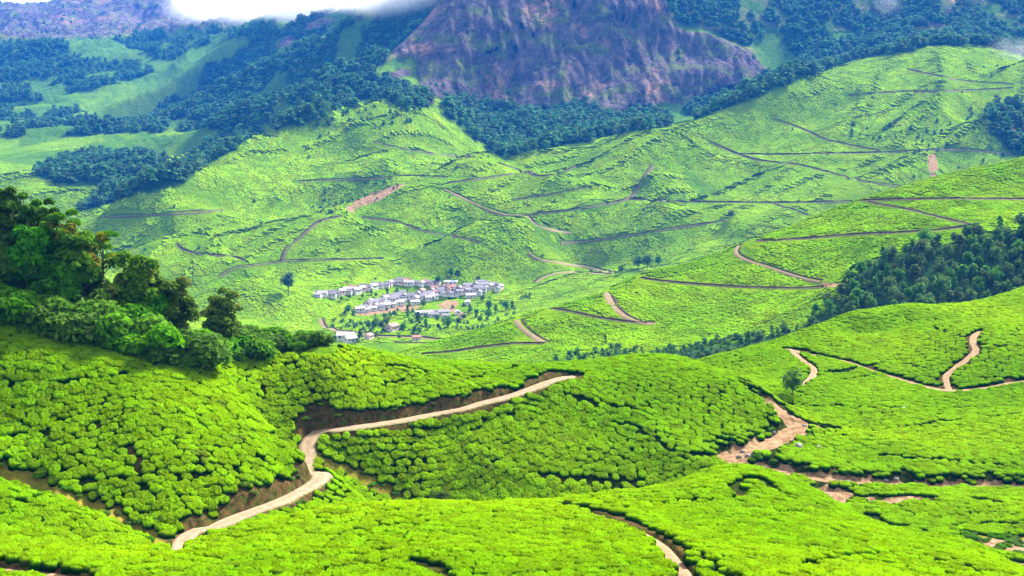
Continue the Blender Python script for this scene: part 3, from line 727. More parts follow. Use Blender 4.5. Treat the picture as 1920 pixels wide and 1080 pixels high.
# the land goes on all round, coarser
def ring():
    R = np.concatenate([[0.5], np.exp(np.linspace(math.log(2.6), math.log(6700), 90))]); ph0 = math.atan(WEDGE)
    ph = np.linspace(ph0, 2*math.pi-ph0, 150); PH, RR = np.meshgrid(ph, R, indexing='ij')
    yy = RR*math.cos(ph0); el = base_z(WEDGE*yy, yy)/yy; er = base_z(-WEDGE*yy, yy)/yy
    w = sstep(.25, .75, (PH-ph0)/(2*math.pi-2*ph0)); e = el*(1-w)+er*w
    Z = e*yy; P = np.stack([RR*np.sin(PH), RR*np.cos(PH), Z+Z0], -1); n = len(R)
    i = np.arange(len(ph)-1)[:, None]*n+np.arange(n-1)[None]
    can = np.full(P.shape[:2], 1.)*(RR > 30)
    me = mesh_np('hill', P.reshape(-1, 3), [np.stack([i, i+n, i+n+1, i+1], -1).reshape(-1, 4)], M['land'], True,
                 {'land': ('FLOAT_COLOR', np.zeros((P.shape[0]*n, 4))), 'canopy': ('FLOAT', can), 'dry': ('FLOAT', np.zeros(P.shape[0]*n)), 'scrub': ('FLOAT', np.zeros(P.shape[0]*n)), 'bank': ('FLOAT', np.zeros(P.shape[0]*n))})
    return tag(link('hill.002', me), kind='structure')
ring()
# ---------------------------------------------------------------- ribbons for the tracks on the farther hills
def ribbon(name, L, w, mat, bank=1.2, ymin=440., ymax=1900., bankmat=None, kind='structure', sides=1):
    D = resample(L, 7.); x, y, z = cast(D[:, 0], D[:, 1], ymin, ymax)
    x, y = smooth1(x, 1), smooth1(y, 1); runs, cur = [], [0]
    for i in range(1, len(x)):                         # a fold can hide a stretch: start anew beyond it
        if abs(y[i]-y[i-1]) > .045*y[i]:
            runs.append(cur); cur = []
        cur.append(i)
    runs.append(cur); runs = [q for q in runs if len(q) > 3]
    for q in runs: ribbon_piece(name, resample(np.stack([x[q], y[q]], 1), 4.), w, mat, bank, bankmat, kind)
def ribbon_piece(name, P, w, mat, bank, bankmat, kind):
    n = len(P)
    T = np.gradient(P, axis=0); T /= np.linalg.norm(T, axis=1, keepdims=True)+1e-9; Nn = np.stack([-T[:, 1], T[:, 0]], 1)
    h = 2.0; za = base_z(*(P+Nn*h).T); zb = base_z(*(P-Nn*h).T)
    up = np.sign((za-zb).sum()) or 1.; Nn = Nn*up                      # towards the upper side
    wv = w*(1+.28*fbm(P[:, 0]/14, P[:, 1]/14, 2, 5))
    rows = []; zin = smooth1(base_z(*(P+Nn*(wv[:, None]/2)).T), 2)
    zc = .45*zin + .55*base_z(*(P-Nn*(wv[:, None]/2)).T)
    def row(off, z): Q = P+Nn*off[:, None]; return np.column_stack([Q, z+Z0])
    gi = lambda off: base_z(*(P+Nn*off[:, None]).T)
    lo = -wv/2; hi = wv/2
    V = [row(lo-.9, gi(lo-.9)-.3), row(lo, zc+.12), row(hi, zc+.22)]
    def strip(rs, nm, m):
        A = np.stack(rs, 0); k = A.shape[0]; i = np.arange(k-1)[:, None]*n+np.arange(n-1)[None]
        me = mesh_np(nm, A.reshape(-1, 3), [np.stack([i, i+1, i+n+1, i+n], -1).reshape(-1, 4)], m); return me
    o = tag(link(name, strip(V, name, mat)), kind=kind)
    if bank:
        bh = bank*(1+.5*fbm(P[:, 0]/9, P[:, 1]/9, 2, 15)); top = np.maximum(zc+.2+bh, gi(hi+.5)+.1)
        B = [row(hi, zc+.2), row(hi+.12, top), row(hi+1.0, top+.1), row(hi+2.2, gi(hi+2.2)-.4)]
        link('bank', strip(B, 'bank', bankmat or M['bank']), o)
    return o
MIDT = [  # (picture line, width, pale?, bank)
    ([(1612,377),(1700,374),(1800,373),(1920,374),(2000,374)], 2.0, 0, 1.6), ([(1625,379),(1700,393),(1760,408),(1820,422)], 1.5, 0, 1.0),
    ([(1395,451),(1440,452),(1520,447),(1600,440),(1700,436),(1780,430),(1822,423)], 1.9, 0, 1.5),
    ([(1386,461),(1379,474),(1400,487),(1440,500),(1500,520),(1540,528)], 1.7, 1, 1.0),
    ([(1186,518),(1220,525),(1300,533),(1400,539),(1500,541),(1545,538)], 1.7, 0, 1.2),
    ([(1150,533),(1138,545),(1142,560),(1155,580),(1175,595),(1205,606),(1228,607)], 2.6, 1, .9),
    ([(1012,577),(1060,583),(1110,594),(1160,602),(1212,608)], 1.7, 0, 1.3),
    ([(976,589),(969,600),(984,617),(1000,630),(1022,643)], 2.4, 1, .8), ([(1018,645),(960,645),(900,652),(850,660),(790,665)], 1.8, 0, 1.3)]
FART = [([(1330,265),(1380,288),(1420,300),(1500,310),(1560,325),(1620,340),(1690,350)], 2.6, 0, 1.8), ([(1385,289),(1450,290),(1550,288),(1650,286),(1750,281),(1800,280),(1900,288)], 2.6, 0, 2.),
    ([(1450,222),(1500,240),(1550,262),(1610,275),(1650,283)], 2.2, 0, 1.6), ([(835,355),(870,372),(910,390),(950,402),(990,403)], 4.2, 1, 1.8),
    ([(990,403),(1060,395),(1120,385),(1180,372),(1200,345),(1215,325),(1225,310)], 3., 0, 2.0),
    ([(988,405),(1003,420),(1040,431),(1070,435)], 3.2, 1, 1.5), ([(1180,374),(1300,379),(1400,380),(1500,380),(1600,378)], 2.4, 0, 2.0), ([(1450,383),(1500,398),(1515,404)], 2.2, 0, 1.4),
    ([(1050,455),(1120,450),(1200,438),(1270,427),(1360,414)], 2.2, 0, 1.5), ([(992,472),(1008,485),(1050,492),(1100,500),(1150,512)], 4.0, 1, 1.8),
    ([(1005,530),(1022,518),(1060,510),(1110,512),(1140,514)], 3.6, 1, 1.4), ([(700,265),(760,280),(830,290),(890,295)], 2.6, 0, 1.6),
    ([(930,305),(980,320),(1010,330),(1050,325),(1080,312)], 2.6, 0, 1.6), ([(840,343),(930,331),(1000,322)], 2.6, 0, 1.5), ([(330,457),(345,470),(400,479),(440,482),(462,492)], 2.6, 0, 1.6),
    ([(410,520),(440,502),(480,497),(540,489),(640,487),(720,485)], 2.4, 0, 1.5), ([(530,490),(540,465),(570,440),(600,415),(640,405)], 2.6, 0, 1.6),
    ([(560,340),(640,336),(700,335),(760,330),(840,332)], 2.4, 0, 1.5), ([(680,408),(740,415),(790,432),(860,445),(900,455)], 2.2, 0, 1.2), ([(1590,178),(1700,172),(1800,170),(1900,165)], 2.4, 0, 1.8),
    ([(1700,130),(1800,150),(1900,158)], 2.4, 0, 1.6), ([(180,408),(300,402),(420,394)], 2.2, 0, 1.2), ([(960,375),(1020,366),(1100,352)], 2., 0, 1.1),
    ([(600,598),(604,610),(630,620),(665,624),(700,627)], 3.4, 1, .8), ([(700,631),(780,633),(830,637),(880,628)], 3.0, 1, 1.2), ([(838,572),(850,582),(872,592)], 3., 1, 0), ([(740,668),(790,655),(830,640)], 2., 0, 1.)]
for L, w, pale, bk in MIDT: ribbon('dirt_track', L, w*(.9 if pale else .4), M['fartrack'] if pale else M['darktrack'], bk*.32, 452., 700.)
for L, w, pale, bk in FART: ribbon('dirt_track', L, w*(.8 if pale else .6), M['fartrack'] if pale else M['darktrack'], bk*.5, 800., 1900.)
# the surfaces of the near carved tracks
def near_track(name, r, mat):
    P = r.P; n = len(P); T = np.gradient(P, axis=0); T /= np.linalg.norm(T, axis=1, keepdims=True)+1e-9; Nn = np.stack([-T[:, 1], T[:, 0]], 1)
    wv = r.w*(.92+.22*fbm(P[:, 0]/5, P[:, 1]/5, 2, 5)); rows_ = []
    for k, hgt in ((-1.15, -.14), (-.8, .05), (-.45, .035), (0, .085), (.45, .035), (.8, .05), (1.15, -.14)):
        Q = P+Nn*(wv*k)[:, None]; rows_.append(np.column_stack([Q, r.z+Z0+hgt+.05]))
    A = np.stack(rows_, 0); i = np.arange(6)[:, None]*n+np.arange(n-1)[None]; ac = np.repeat(np.abs([-1.15, -.8, -.45, 0, .45, .8, 1.15])/1.15, n)
    me = mesh_np(name, A.reshape(-1, 3), [np.stack([i, i+1, i+n+1, i+n], -1).reshape(-1, 4)], mat, True, {'across': ('FLOAT', ac)})
    return tag(link(name, me), kind='structure')
near_track('dirt_road', ROADS['lower'], M['track'])
for k in ('front', 'corner'): near_track('path', ROADS[k], M['redtrack'])
for k in ('knoll', 'spur', 'bend'): near_track('path', ROADS[k], M['redtrack'])

# ---------------------------------------------------------------- what hides what
HT = np.linspace(-.40, .40, 500); HS = np.linspace(math.log(60), math.log(6500), 1200)
_hy = np.exp(HS); _hx = HT[:, None]*_hy
HE = np.maximum.accumulate(base_z(_hx, np.broadcast_to(_hy, _hx.shape))/_hy, axis=1)
def hidden(x, y, z, h):
    """how far (m) the top of something h tall lies under the sight line; > 0 is out of sight"""
    i = np.clip(((x/y)+.4)/.8*499, 0, 499).astype(int); k = np.clip((np.log(y)-HS[0])/(HS[-1]-HS[0])*1199-2, 0, 1199).astype(int)
    return HE[i, k]*y - (z+h)
def normals_at(x, y, h=.8):
    z = base_z(x, y); a = (base_z(x+h, y)-z)/h; b = (base_z(x, y+h)-z)/h
    n = np.stack([-a, -b, np.ones_like(a)], -1); return n/np.linalg.norm(n, axis=-1, keepdims=True), z
def eulers(n, yaw, lean=1.0):
    n = n*np.array([lean, lean, 1]); n = n/np.linalg.norm(n, axis=1, keepdims=True)
    zx = np.cross(np.array([0., 1, 0]), n); zx /= np.linalg.norm(zx, axis=1, keepdims=True); zy = np.cross(n, zx)
    c, s = np.cos(yaw)[:, None], np.sin(yaw)[:, None]
    X = zx*c+zy*s; Y = -zx*s+zy*c
    return np.stack([np.arctan2(Y[:, 2], n[:, 2]), -np.arcsin(np.clip(X[:, 2], -1, 1)), np.arctan2(X[:, 1], X[:, 0])], 1)
def scatter(name, meshes, P, E, S, I, label, cat):
    me = mesh_np(name, P, [], None) if False else bpy.data.meshes.new(name)
    me.vertices.add(len(P)); me.vertices.foreach_set("co", np.asarray(P, np.float32).ravel())
    for k, typ, arr in (('rot', 'FLOAT_VECTOR', E), ('scl', 'FLOAT_VECTOR', S)):
        a = me.attributes.new(k, typ, 'POINT'); a.data.foreach_set('vector', np.asarray(arr, np.float32).ravel())
    a = me.attributes.new('pick', 'INT', 'POINT'); a.data.foreach_set('value', np.asarray(I, np.int32))
    me.update()
    src = bpy.data.collections.new(name + "_kinds")
    for i, m in enumerate(meshes):
        o = bpy.data.objects.new(name + "_kind", m); src.objects.link(o)
    o = link(name, me)
    g = bpy.data.node_groups.new(name, 'GeometryNodeTree')
    g.interface.new_socket("Geometry", in_out='INPUT', socket_type='NodeSocketGeometry'); g.interface.new_socket("Geometry", in_out='OUTPUT', socket_type='NodeSocketGeometry')
    N, L = g.nodes, g.links; gi, go = N.new("NodeGroupInput"), N.new("NodeGroupOutput")
    ci = N.new("GeometryNodeCollectionInfo"); ci.inputs["Collection"].default_value = src; ci.inputs["Separate Children"].default_value = True; ci.inputs["Reset Children"].default_value = True
    ip = N.new("GeometryNodeInstanceOnPoints"); ip.inputs["Pick Instance"].default_value = True
    def na(nm, ty):
        n = N.new("GeometryNodeInputNamedAttribute"); n.data_type = ty; n.inputs["Name"].default_value = nm
        return [q for q in n.outputs if q.enabled and q.name == "Attribute"][0]
    er = N.new("FunctionNodeEulerToRotation")
    L.new(na('rot', 'FLOAT_VECTOR'), er.inputs[0]); L.new(er.outputs[0], ip.inputs["Rotation"])
    L.new(na('scl', 'FLOAT_VECTOR'), ip.inputs["Scale"]); L.new(na('pick', 'INT'), ip.inputs["Instance Index"])
    L.new(gi.outputs[0], ip.inputs["Points"]); L.new(ci.outputs[0], ip.inputs["Instance"]); L.new(ip.outputs[0], go.inputs[0])
    md = o.modifiers.new("scatter", 'NODES'); md.node_group = g
    return tag(o, label, cat, None, 'stuff')

# ---------------------------------------------------------------- tea bushes
def bush_mesh(seed, segs=24, rings=8, lump=.06):
    r = np.random.RandomState(seed); a = np.arange(segs)/segs*2*math.pi
    ang = 1+.13*noise(np.cos(a)*1.3+seed*3.1, np.sin(a)*1.3, seed)*1.6+.05*noise(np.cos(a)*4+seed, np.sin(a)*4, seed+2)
    el = 1+.25*r.rand(); V = [(0, 0, .66)]
    for j in range(1, rings+1):
        q = j/rings; rho = math.sin(q*math.pi/2)**.85*(1 if q < .95 else .93); h = .66*(1-q**4.5)-.18*(q > .95)
        for k in range(segs):
            V.append((rho*ang[k]*.66*el*math.cos(a[k]), rho*ang[k]*.66/el**.4*math.sin(a[k]), h))
    V = np.array(V); nn = noise(V[:, 0]*4.3+seed, V[:, 1]*4.3+V[:, 2]*2, seed)+.6*noise(V[:, 0]*9+seed, V[:, 1]*9+V[:, 2]*5, seed+1)
    V[:, 2] += lump*1.3*nn+.055*r.randn(len(V))*(lump > .03); V[:, :2] *= (1+lump*nn)[:, None]
    F3 = [(0, 1+k, 1+(k+1) % segs) for k in range(segs)]
    F4 = [(1+(j-1)*segs+k, 1+j*segs+k, 1+j*segs+(k+1) % segs, 1+(j-1)*segs+(k+1) % segs) for j in range(1, rings) for k in range(segs)]
    return V, np.array(F3), np.array(F4)
BUSH = []
for s in range(7):
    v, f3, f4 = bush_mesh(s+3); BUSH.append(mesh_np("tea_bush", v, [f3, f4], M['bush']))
def clump_mesh(seed, size=4.4, step=1.25, mat='clump'):
    r = np.random.RandomState(seed); VV, A, B, n = [], [], [], 0
    k = int(size/step)
    for i in range(k+1):
        for j in range(k+1):
            if r.rand() < .05: continue
            v, f3, f4 = bush_mesh(seed*40+i*7+j, 10, 3, .03); c = r.rand()*6.3; q = v.copy()
            sc = .95+.35*r.rand()
            q[:, 0] = (v[:, 0]*math.cos(c)-v[:, 1]*math.sin(c))*sc; q[:, 1] = (v[:, 0]*math.sin(c)+v[:, 1]*math.cos(c))*sc; q[:, 2] *= .6+.25*r.rand()
            q[:, 0] += (i-k/2+.5*(j % 2))*step+.25*r.randn(); q[:, 1] += (j-k/2)*step+.18*r.randn()
            VV.append(q); A.append(f3+n); B.append(f4+n); n += len(q)
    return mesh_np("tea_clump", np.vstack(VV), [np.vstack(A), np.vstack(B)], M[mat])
def tea_grid(y0, y1, sx, sy, ang, seed):
    """staggered rows, gently bent, over the wedge between two depths"""
    r = np.random.RandomState(seed); R = y1*1.15; a = np.arange(-R, R, sx); b = np.arange(-R*.2, R*1.2, sy)
    A, B = np.meshgrid(a, b); A = A+(np.arange(len(b)) % 2)[:, None]*sx/2
    A = A+r.uniform(-.26, .26, A.shape)*sx; B = B+r.uniform(-.2, .2, A.shape)*sy
    c, s = math.cos(ang), math.sin(ang); x = A*c-B*s; y = A*s+B*c
    m = (y > y0) & (y < y1) & (np.abs(x) < y*.50); x, y = x[m], y[m]
    wx = 3.5*noise(x/31, y/31, seed+5); wy = 3.5*noise(x/29, y/37, seed+6)
    x, y = x+wx, y+wy; m = (y > y0) & (y < y1) & (np.abs(x) < y*.50)
    return x[m], y[m]
def clear_of(x, y, margin, gap=.55):
    ok = np.ones(len(x), bool)
    for rd, isr in SOILED:
        D, _ = rd.dist(x, y); up = base_z(x, y) > 0
        ok &= D > rd.w + (margin if isr else .9+1.5*fbm(x/3, y/3, 2, 91))
    if gap: ok &= gap_dist(x, y) > gap
    return ok
def tea_here(x, y, z):
    pu, pv = land_uv(x, y, z)
    pu2 = pu+6*noise(x/15, y/15, 3); pv2 = pv+4*noise(x/15, y/15, 4)
    bad = np.maximum.reduce([zone(pu2, pv2, y, FOREST_Z, 6), zone(pu, pv, y, DRY_Z, 8), zone(pu, pv, y, SOIL_Z, 6)])
    return bad < .5
def side_clear(x, y, z):
    """more room on the upper, cut side of a track"""
    ok = np.ones(len(x), bool)
    for rd, isr in SOILED:
        if not isr: continue
        D, H = rd.dist(x, y); ok &= ~((D < rd.w + (1.1 if rd.w > 1.1 else .5)) & (z > H+.5))
    return ok
x, y = tea_grid(84, 400, .92, .76, math.radians(24), 5)
n, z = normals_at(x, y); keep = clear_of(x, y, .4) & tea_here(x, y, z) & side_clear(x, y, z)
# thin bare places and plucking lanes along the contours
lane = np.abs(((z + 1.6*noise(x/22, y/22, 71))/4.1) % 1 - .5)
keep &= ~((lane < .02) & (noise(x/17, y/17, 72) > -.1)) & ~(fbm(x/5, y/5, 2, 73) > .92) & (hidden(x, y, z, 1.) < 4)
# the ridge behind the trees carries no tea
pu, pv = land_uv(x, y, z)
keep &= ~((pu < 640) & (y > 165+np.maximum(0, pu-300)*.09) & (pv < 668) & (pv > 540))
x, y, z, n = x[keep], y[keep], z[keep], n[keep]; rr = np.random.RandomState(3)
z = ground_z(x, y)
sc = .81*(1+.10*sstep(.90, .97, n[:, 2]))*rr.uniform(.88, 1.18, len(x))/np.clip(n[:, 2], .78, 1)**.8*(1-.12*noise(x/9, y/9, 33)); E = eulers(n, rr.rand(len(x))*6.283, .85)
# keep foreshortened rows from closing: slightly longer along the row than across
S = np.stack([sc*1.06, sc*1.0, sc*rr.uniform(.78, 1.0, len(x))], 1); I = rr.randint(0, 7, len(x))
P = np.stack([x, y, z+Z0-.06], 1)
# the 300 that show largest are objects of their own
pu, pv = land_uv(x, y, z+.5); inside = (pu > 4) & (pu < 1916) & (pv < 1074) & (hidden(x, y, z, .5) < -.05)
order = np.argsort(np.where(inside, y, 1e9))[:296]; solo = np.zeros(len(x), bool); solo[order] = True
for i in order:
    o = link('tea_bush', BUSH[I[i]], None, P[i]); o.rotation_euler = E[i]; o.scale = S[i]
    k = int(np.clip(pu[i]/1920*10, 0, 9)); up_ = pv[i] < 1040
    where = ('by the left corner path', 'left of the dirt road foot', 'below the dirt road', 'left of the middle', 'below the middle hillock', 'left of the red path', 'beside the red path', 'just right of the red path', 'below the gully', 'by the right corner')[k]
    size = 'wide' if sc[i] > .88 else 'small'
    tag(o, f"{size} bright tea bush {'above' if up_ else 'on'} the bottom edge, {where}", 'tea bush', f"tea bushes on the front mound, {where}")
scatter('tea_bushes', BUSH, P[~solo], E[~solo], S[~solo], I[~solo], 'rows of flat-topped tea bushes covering the near hills', 'tea bushes')
print('near bushes', len(x))
CL = [clump_mesh(s+1) for s in range(6)]
x, y = tea_grid(455, 700, 4.3, 4.1, math.radians(15), 9); n, z = normals_at(x, y, 3.)
keep = tea_here(x, y, z) & (hidden(x, y, z, 1.5) < 4)
x, y, z, n = x[keep], y[keep], z[keep], n[keep]; ok = np.ones(len(x), bool)
MIDP = [resample(on_ground(L, 452., 790.), 1.5) for L, *_ in MIDT]
P = np.stack([x, y, z+Z0-.25], 1); E = eulers(n, rr.randint(0, 4, len(x))*math.pi/2+rr.uniform(-.2, .2, len(x))+.3, 1.)
dm = np.full(len(x), 1e9)
for Q in MIDP:
    for i in range(0, len(x), 3000): dm[i:i+3000] = np.minimum(dm[i:i+3000], np.sqrt(((x[i:i+3000, None]-Q[None, :, 0])**2+(y[i:i+3000, None]-Q[None, :, 1])**2).min(1)))
ok = dm > 3.6
x, y, z, n, P, E = x[ok], y[ok], z[ok], n[ok], P[ok], E[ok]
S = np.stack([rr.uniform(.95, 1.1, len(x))]*2+[rr.uniform(.8, 1.3, len(x))], 1)
scatter('tea_bushes', CL, P, E, S, rr.randint(0, 6, len(x)), 'tea bushes covering the bright hill in the middle distance', 'tea bushes')
print('clumps', len(x))
CF = []
for s in range(5):
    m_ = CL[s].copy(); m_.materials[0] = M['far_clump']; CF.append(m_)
x, y = tea_grid(800, 1640, 5.6, 5.4, math.radians(40), 19); n, z = normals_at(x, y, 5.)
PUc, PVc = land_uv(x, y, z); keep = (hidden(x, y, z, 2.) < 4) & (zone(PUc, PVc, y, FOREST_Z, 6) < .5) & (zone(PUc, PVc, y, SOIL_Z, 6) < .5) & (fbm(x/55, y/80, 3, 66) > -.55)
x, y, z, n = x[keep], y[keep], z[keep], n[keep]; dm = np.full(len(x), 1e9)
FARP = np.concatenate([np.stack(cast(*resample(L, 5.).T, 800., 1900.)[:2], 1) for L, *_ in FART]+[np.stack(cast([q[0] for q in hs_], [q[1] for q in hs_], 800., 1150.)[:2], 1) for hs_ in ([(u_, v_) for u_ in range(590, 945, 8) for v_ in range(532, 600, 4) if in_poly(np.array([float(u_)]), np.array([float(v_)]), [(590,552),(700,532),(820,526),(945,532),(940,552),(880,575),(870,602),(780,602),(760,578),(670,594),(665,580),(700,560),(590,562)])[0]],)])
for i in range(0, len(x), 2000): dm[i:i+2000] = np.sqrt(((x[i:i+2000, None]-FARP[None, :, 0])**2+(y[i:i+2000, None]-FARP[None, :, 1])**2).min(1))
ok = dm > 4.2; x, y, z, n = x[ok], y[ok], z[ok], n[ok]
P = np.stack([x, y, z+Z0-.12], 1); E = eulers(n, rr.rand(len(x))*6.283, 1.)
S = np.stack([rr.uniform(1.25, 1.5, len(x))]*2+[rr.uniform(.5, .8, len(x))], 1)
scatter('tea_bushes', CF, P, E, S, rr.randint(0, 5, len(x)), 'tea bushes covering the great slope behind the village', 'tea bushes')
print('far clumps', len(x))

# ---------------------------------------------------------------- trees
def foliage(blobs, n, size, seed, flat=.0, mat=None, name='crown', core=.55):
    """many leaf-spray faces through the volume of the blobs (centre, radii)"""
    r = np.random.RandomState(seed); B = np.array([list(b[0])+list(b[1]) for b in blobs], float)
    w = (B[:, 3]*B[:, 4]+B[:, 3]*B[:, 5]); k = r.choice(len(B), n, p=w/w.sum())
    d = r.randn(n, 3); d /= np.linalg.norm(d, axis=1, keepdims=True); d[:, 2] = np.where(d[:, 2] < -.35, -d[:, 2], d[:, 2])
    rad = core+(1.08-core)*r.rand(n)**.6
    c = B[k, :3]+d*B[k, 3:]*rad[:, None]
    nn = d+np.array([0, 0, .55])+.75*r.randn(n, 3); nn /= np.linalg.norm(nn, axis=1, keepdims=True)
    u = np.cross(nn, r.randn(n, 3)); u /= np.linalg.norm(u, axis=1, keepdims=True); v = np.cross(nn, u)
    s = size*(.6+.8*r.rand(n))[:, None]
    V = np.stack([c-u*s, c-v*s*.55+nn*s*.12, c+u*s, c+v*s*.55+nn*s*.12], 1).reshape(-1, 3)
    F = np.arange(4*n).reshape(-1, 4); lv = np.repeat(np.clip(r.rand(n)*.6+.4*r.rand(len(B))[k], 0, 1), 4)
    return mesh_np(name, V, [F], mat, False, {'leafv': ('FLOAT', lv)})
def tree_mesh(kind, h, w, seed, n, leaf, mat):
    """trunk with limbs and a crown for a tree h tall and w wide, base at the origin"""
    r = np.random.RandomState(seed); m = MB(); blobs = []
    lean = r.uniform(-.05, .05, 2)*h
    def tp(q): return (lean[0]*q*q, lean[1]*q*q, q*h)
    lo = {'tall': .16, 'spread': .38, 'round': .10, 'sparse': .12, 'thin': .72, 'cone': .10}[kind]
    nb = {'tall': 40, 'spread': 22, 'round': 26, 'sparse': 30, 'thin': 6, 'cone': 14}[kind]
    m.tube([(0, 0, -.8)]+[tp(q) for q in (.1, .3, .5, .7, .88)], [h*.026, h*.022, h*.018, h*.014, h*.009, h*.003], 7)
    if kind in ('tall', 'round', 'sparse'):
        cz, rz_ = h*(1+lo)/2, h*(1-lo)/2; nb2 = {'tall': 58, 'round': 46, 'sparse': 40}[kind]; top = 1.0
        for i in range(nb2):
            f = (i+.5)/nb2; cz1 = 1-2*f; ph = i*2.399+r.rand(); st = math.sqrt(1-cz1*cz1); k = (.42+.40*r.rand()) if i % 3 else .2+.3*r.rand()
            k *= 1 if kind != 'tall' else (1.0 if cz1 > -.4 else .8)
            br = w*(.115+.07*r.rand())*(1.15 if kind == 'round' else 1.)
            c = (tp(.6)[0]+w*.5*k*st*math.cos(ph)*1.15, tp(.6)[1]+w*.5*k*st*math.sin(ph)*1.15, cz+rz_*(k+.12*(1 if cz1 > 0 else -1)*1.)*cz1)
            c = (c[0], c[1], min(c[2], h-br*.8)); blobs.append((c, (br, br, br*.85)))
            if i % 4 == 1:
                s = tp(max(.08, min(.8, c[2]/h-.2))); mid = ((s[0]+c[0])/2, (s[1]+c[1])/2, (s[2]+c[2])/2-.03*h); m.tube([s, mid, c], [h*.008, h*.006, h*.003], 5)
        nb = 0
    for i in range(nb):
        q = lo+(1-lo)*(i+.5*r.rand())/nb; f = (q-lo)/(1-lo)
        prof = {'tall': .55+.5*math.sin(math.pi*min(1, f*1.05+.12))-.45*max(0, f-.8)*3, 'spread': .5+.6*f-.9*max(0, f-.85)*3, 'round': math.sin(math.pi*(f*.86+.14))**.6, 'sparse': .35+.75*math.sin(math.pi*(f*.8+.2)),
                'thin': .9, 'cone': 1.05*(1-f)+.18}[kind]
        a = i*2.4+r.rand()*1.2; rb = w*.5*prof; off = rb*(.25+.6*r.rand()**.7); c0 = tp(q)
        br = w*{'tall': .17, 'spread': .17, 'round': .23, 'sparse': .15, 'thin': .28, 'cone': .17}[kind]*(.75+.5*r.rand())
        vz = {'tall': .85, 'spread': .5, 'round': .8, 'sparse': .9, 'thin': .3, 'cone': .7}[kind]
        c = (c0[0]+off*math.cos(a), c0[1]+off*math.sin(a), min(c0[2], h-br*vz)); blobs.append((c, (br, br, br*vz)))
        if kind != 'cone' and i % 2 == 0:
            s = tp(max(.08, q-.16-.1*r.rand())); mid = ((s[0]+c[0])/2, (s[1]+c[1])/2, (s[2]+c[2])/2-.03*h)
            m.tube([s, mid, c], [h*.008, h*.006, h*.003], 5)
    return m.mesh('trunk', M['bark'], True), foliage(blobs, n, leaf, seed+50, mat=mat, core=.45 if kind == 'sparse' else .6)
def plant_tree(name, u, y, h, meshes, label, group=None, cat='tree', rz=0., sc=1., x=None, sink=0.):
    if x is None: t, _ = te(u, 500.); x = float(t)*y
    z = float(ground_z(np.array([x]), np.array([y]))[0])
    o = tag(empty(name, (x, y, z+Z0-sink), rz, sc), label, cat, group)
    link('trunk', meshes[0], o); link('crown', meshes[1], o)
    return o
def px_top(u, y, v):            # height of picture line v at depth y, above the ground there
    t, e = te(u, v); x = float(t)*y; return float(e)*y-float(ground_z(np.array([x]), np.array([y]))[0])
LT = [  # u, y, top v, width px, kind, leaves, leaf size, material, label
    (-38,190,325,90,'tall',4200,.30,'oak','tall dark tree cut off by the left edge of the ridge grove'),
    (8,188,333,62,'tall',4600,.30,'oak','tallest dark green tree of the ridge grove, at its outer left end'),
    (34,193,366,46,'tall',3600,.28,'oak','narrow dome-topped tree just right of the tallest tree on the ridge'),
    (55,189,360,42,'tall',3600,.28,'oak','dome-topped tree standing in the middle of the row of rounded crowns'),
    (76,194,361,44,'tall',3600,.28,'oak','slim tree with lighter rounded crown in the ridge grove'),
    (98,190,370,46,'tall',3800,.28,'oak','dark round-headed tree at the right of the row of domed crowns'),
    (62,184,432,90,'tall',5200,.30,'oak','broad lower tree in front of the domed crowns with pale trunk showing'),
    (122,187,404,70,'spread',4200,.28,'oakwarm','spreading tree with reddish young leaves on top'),
    (148,185,424,80,'tall',5200,.28,'oakwarm','leaning leafy tree with pale bare trunk beside the reddish one'),
    (168,190,470,52,'tall',3600,.28,'oak','dark tree forming the right flank of the tall grove'),
    (14,183,462,90,'tall',4800,.30,'oak','dense shaded tree at the foot of the tallest one'),
    (112,183,486,80,'round',4600,.28,'oak','low dense dark tree in front of the grove'),
    (194,190,440,58,'thin',520,.24,'oakwarm','slender bare-stemmed tree with small flat umbrella tufts'),
    (248,190,478,104,'sparse',4200,.24,'olive','feathery pale olive tree with see-through crown'),
    (318,192,516,92,'round',5000,.26,'olive','rounded olive-green tree with dark underside right of the feathery one'),
    (278,188,552,64,'round',2600,.26,'oak','small dark bushy tree between the two olive trees'),
    (414,222,540,66,'sparse',2600,.24,'olive','small pale-tipped tree standing alone among the shrubs'),
]
for i, (u, yy, tv, wp, kind, nl, ls, mt_, lab) in enumerate(LT):
    yy = 136+(yy-136)*.62
    h = px_top(u, yy, tv)*1.04; w = wp*yy/2667*1.12
    plant_tree('tree', u, yy, h, tree_mesh(kind, h, w, 100+i, int(nl*2.1), ls*1.12, M[mt_]), lab)
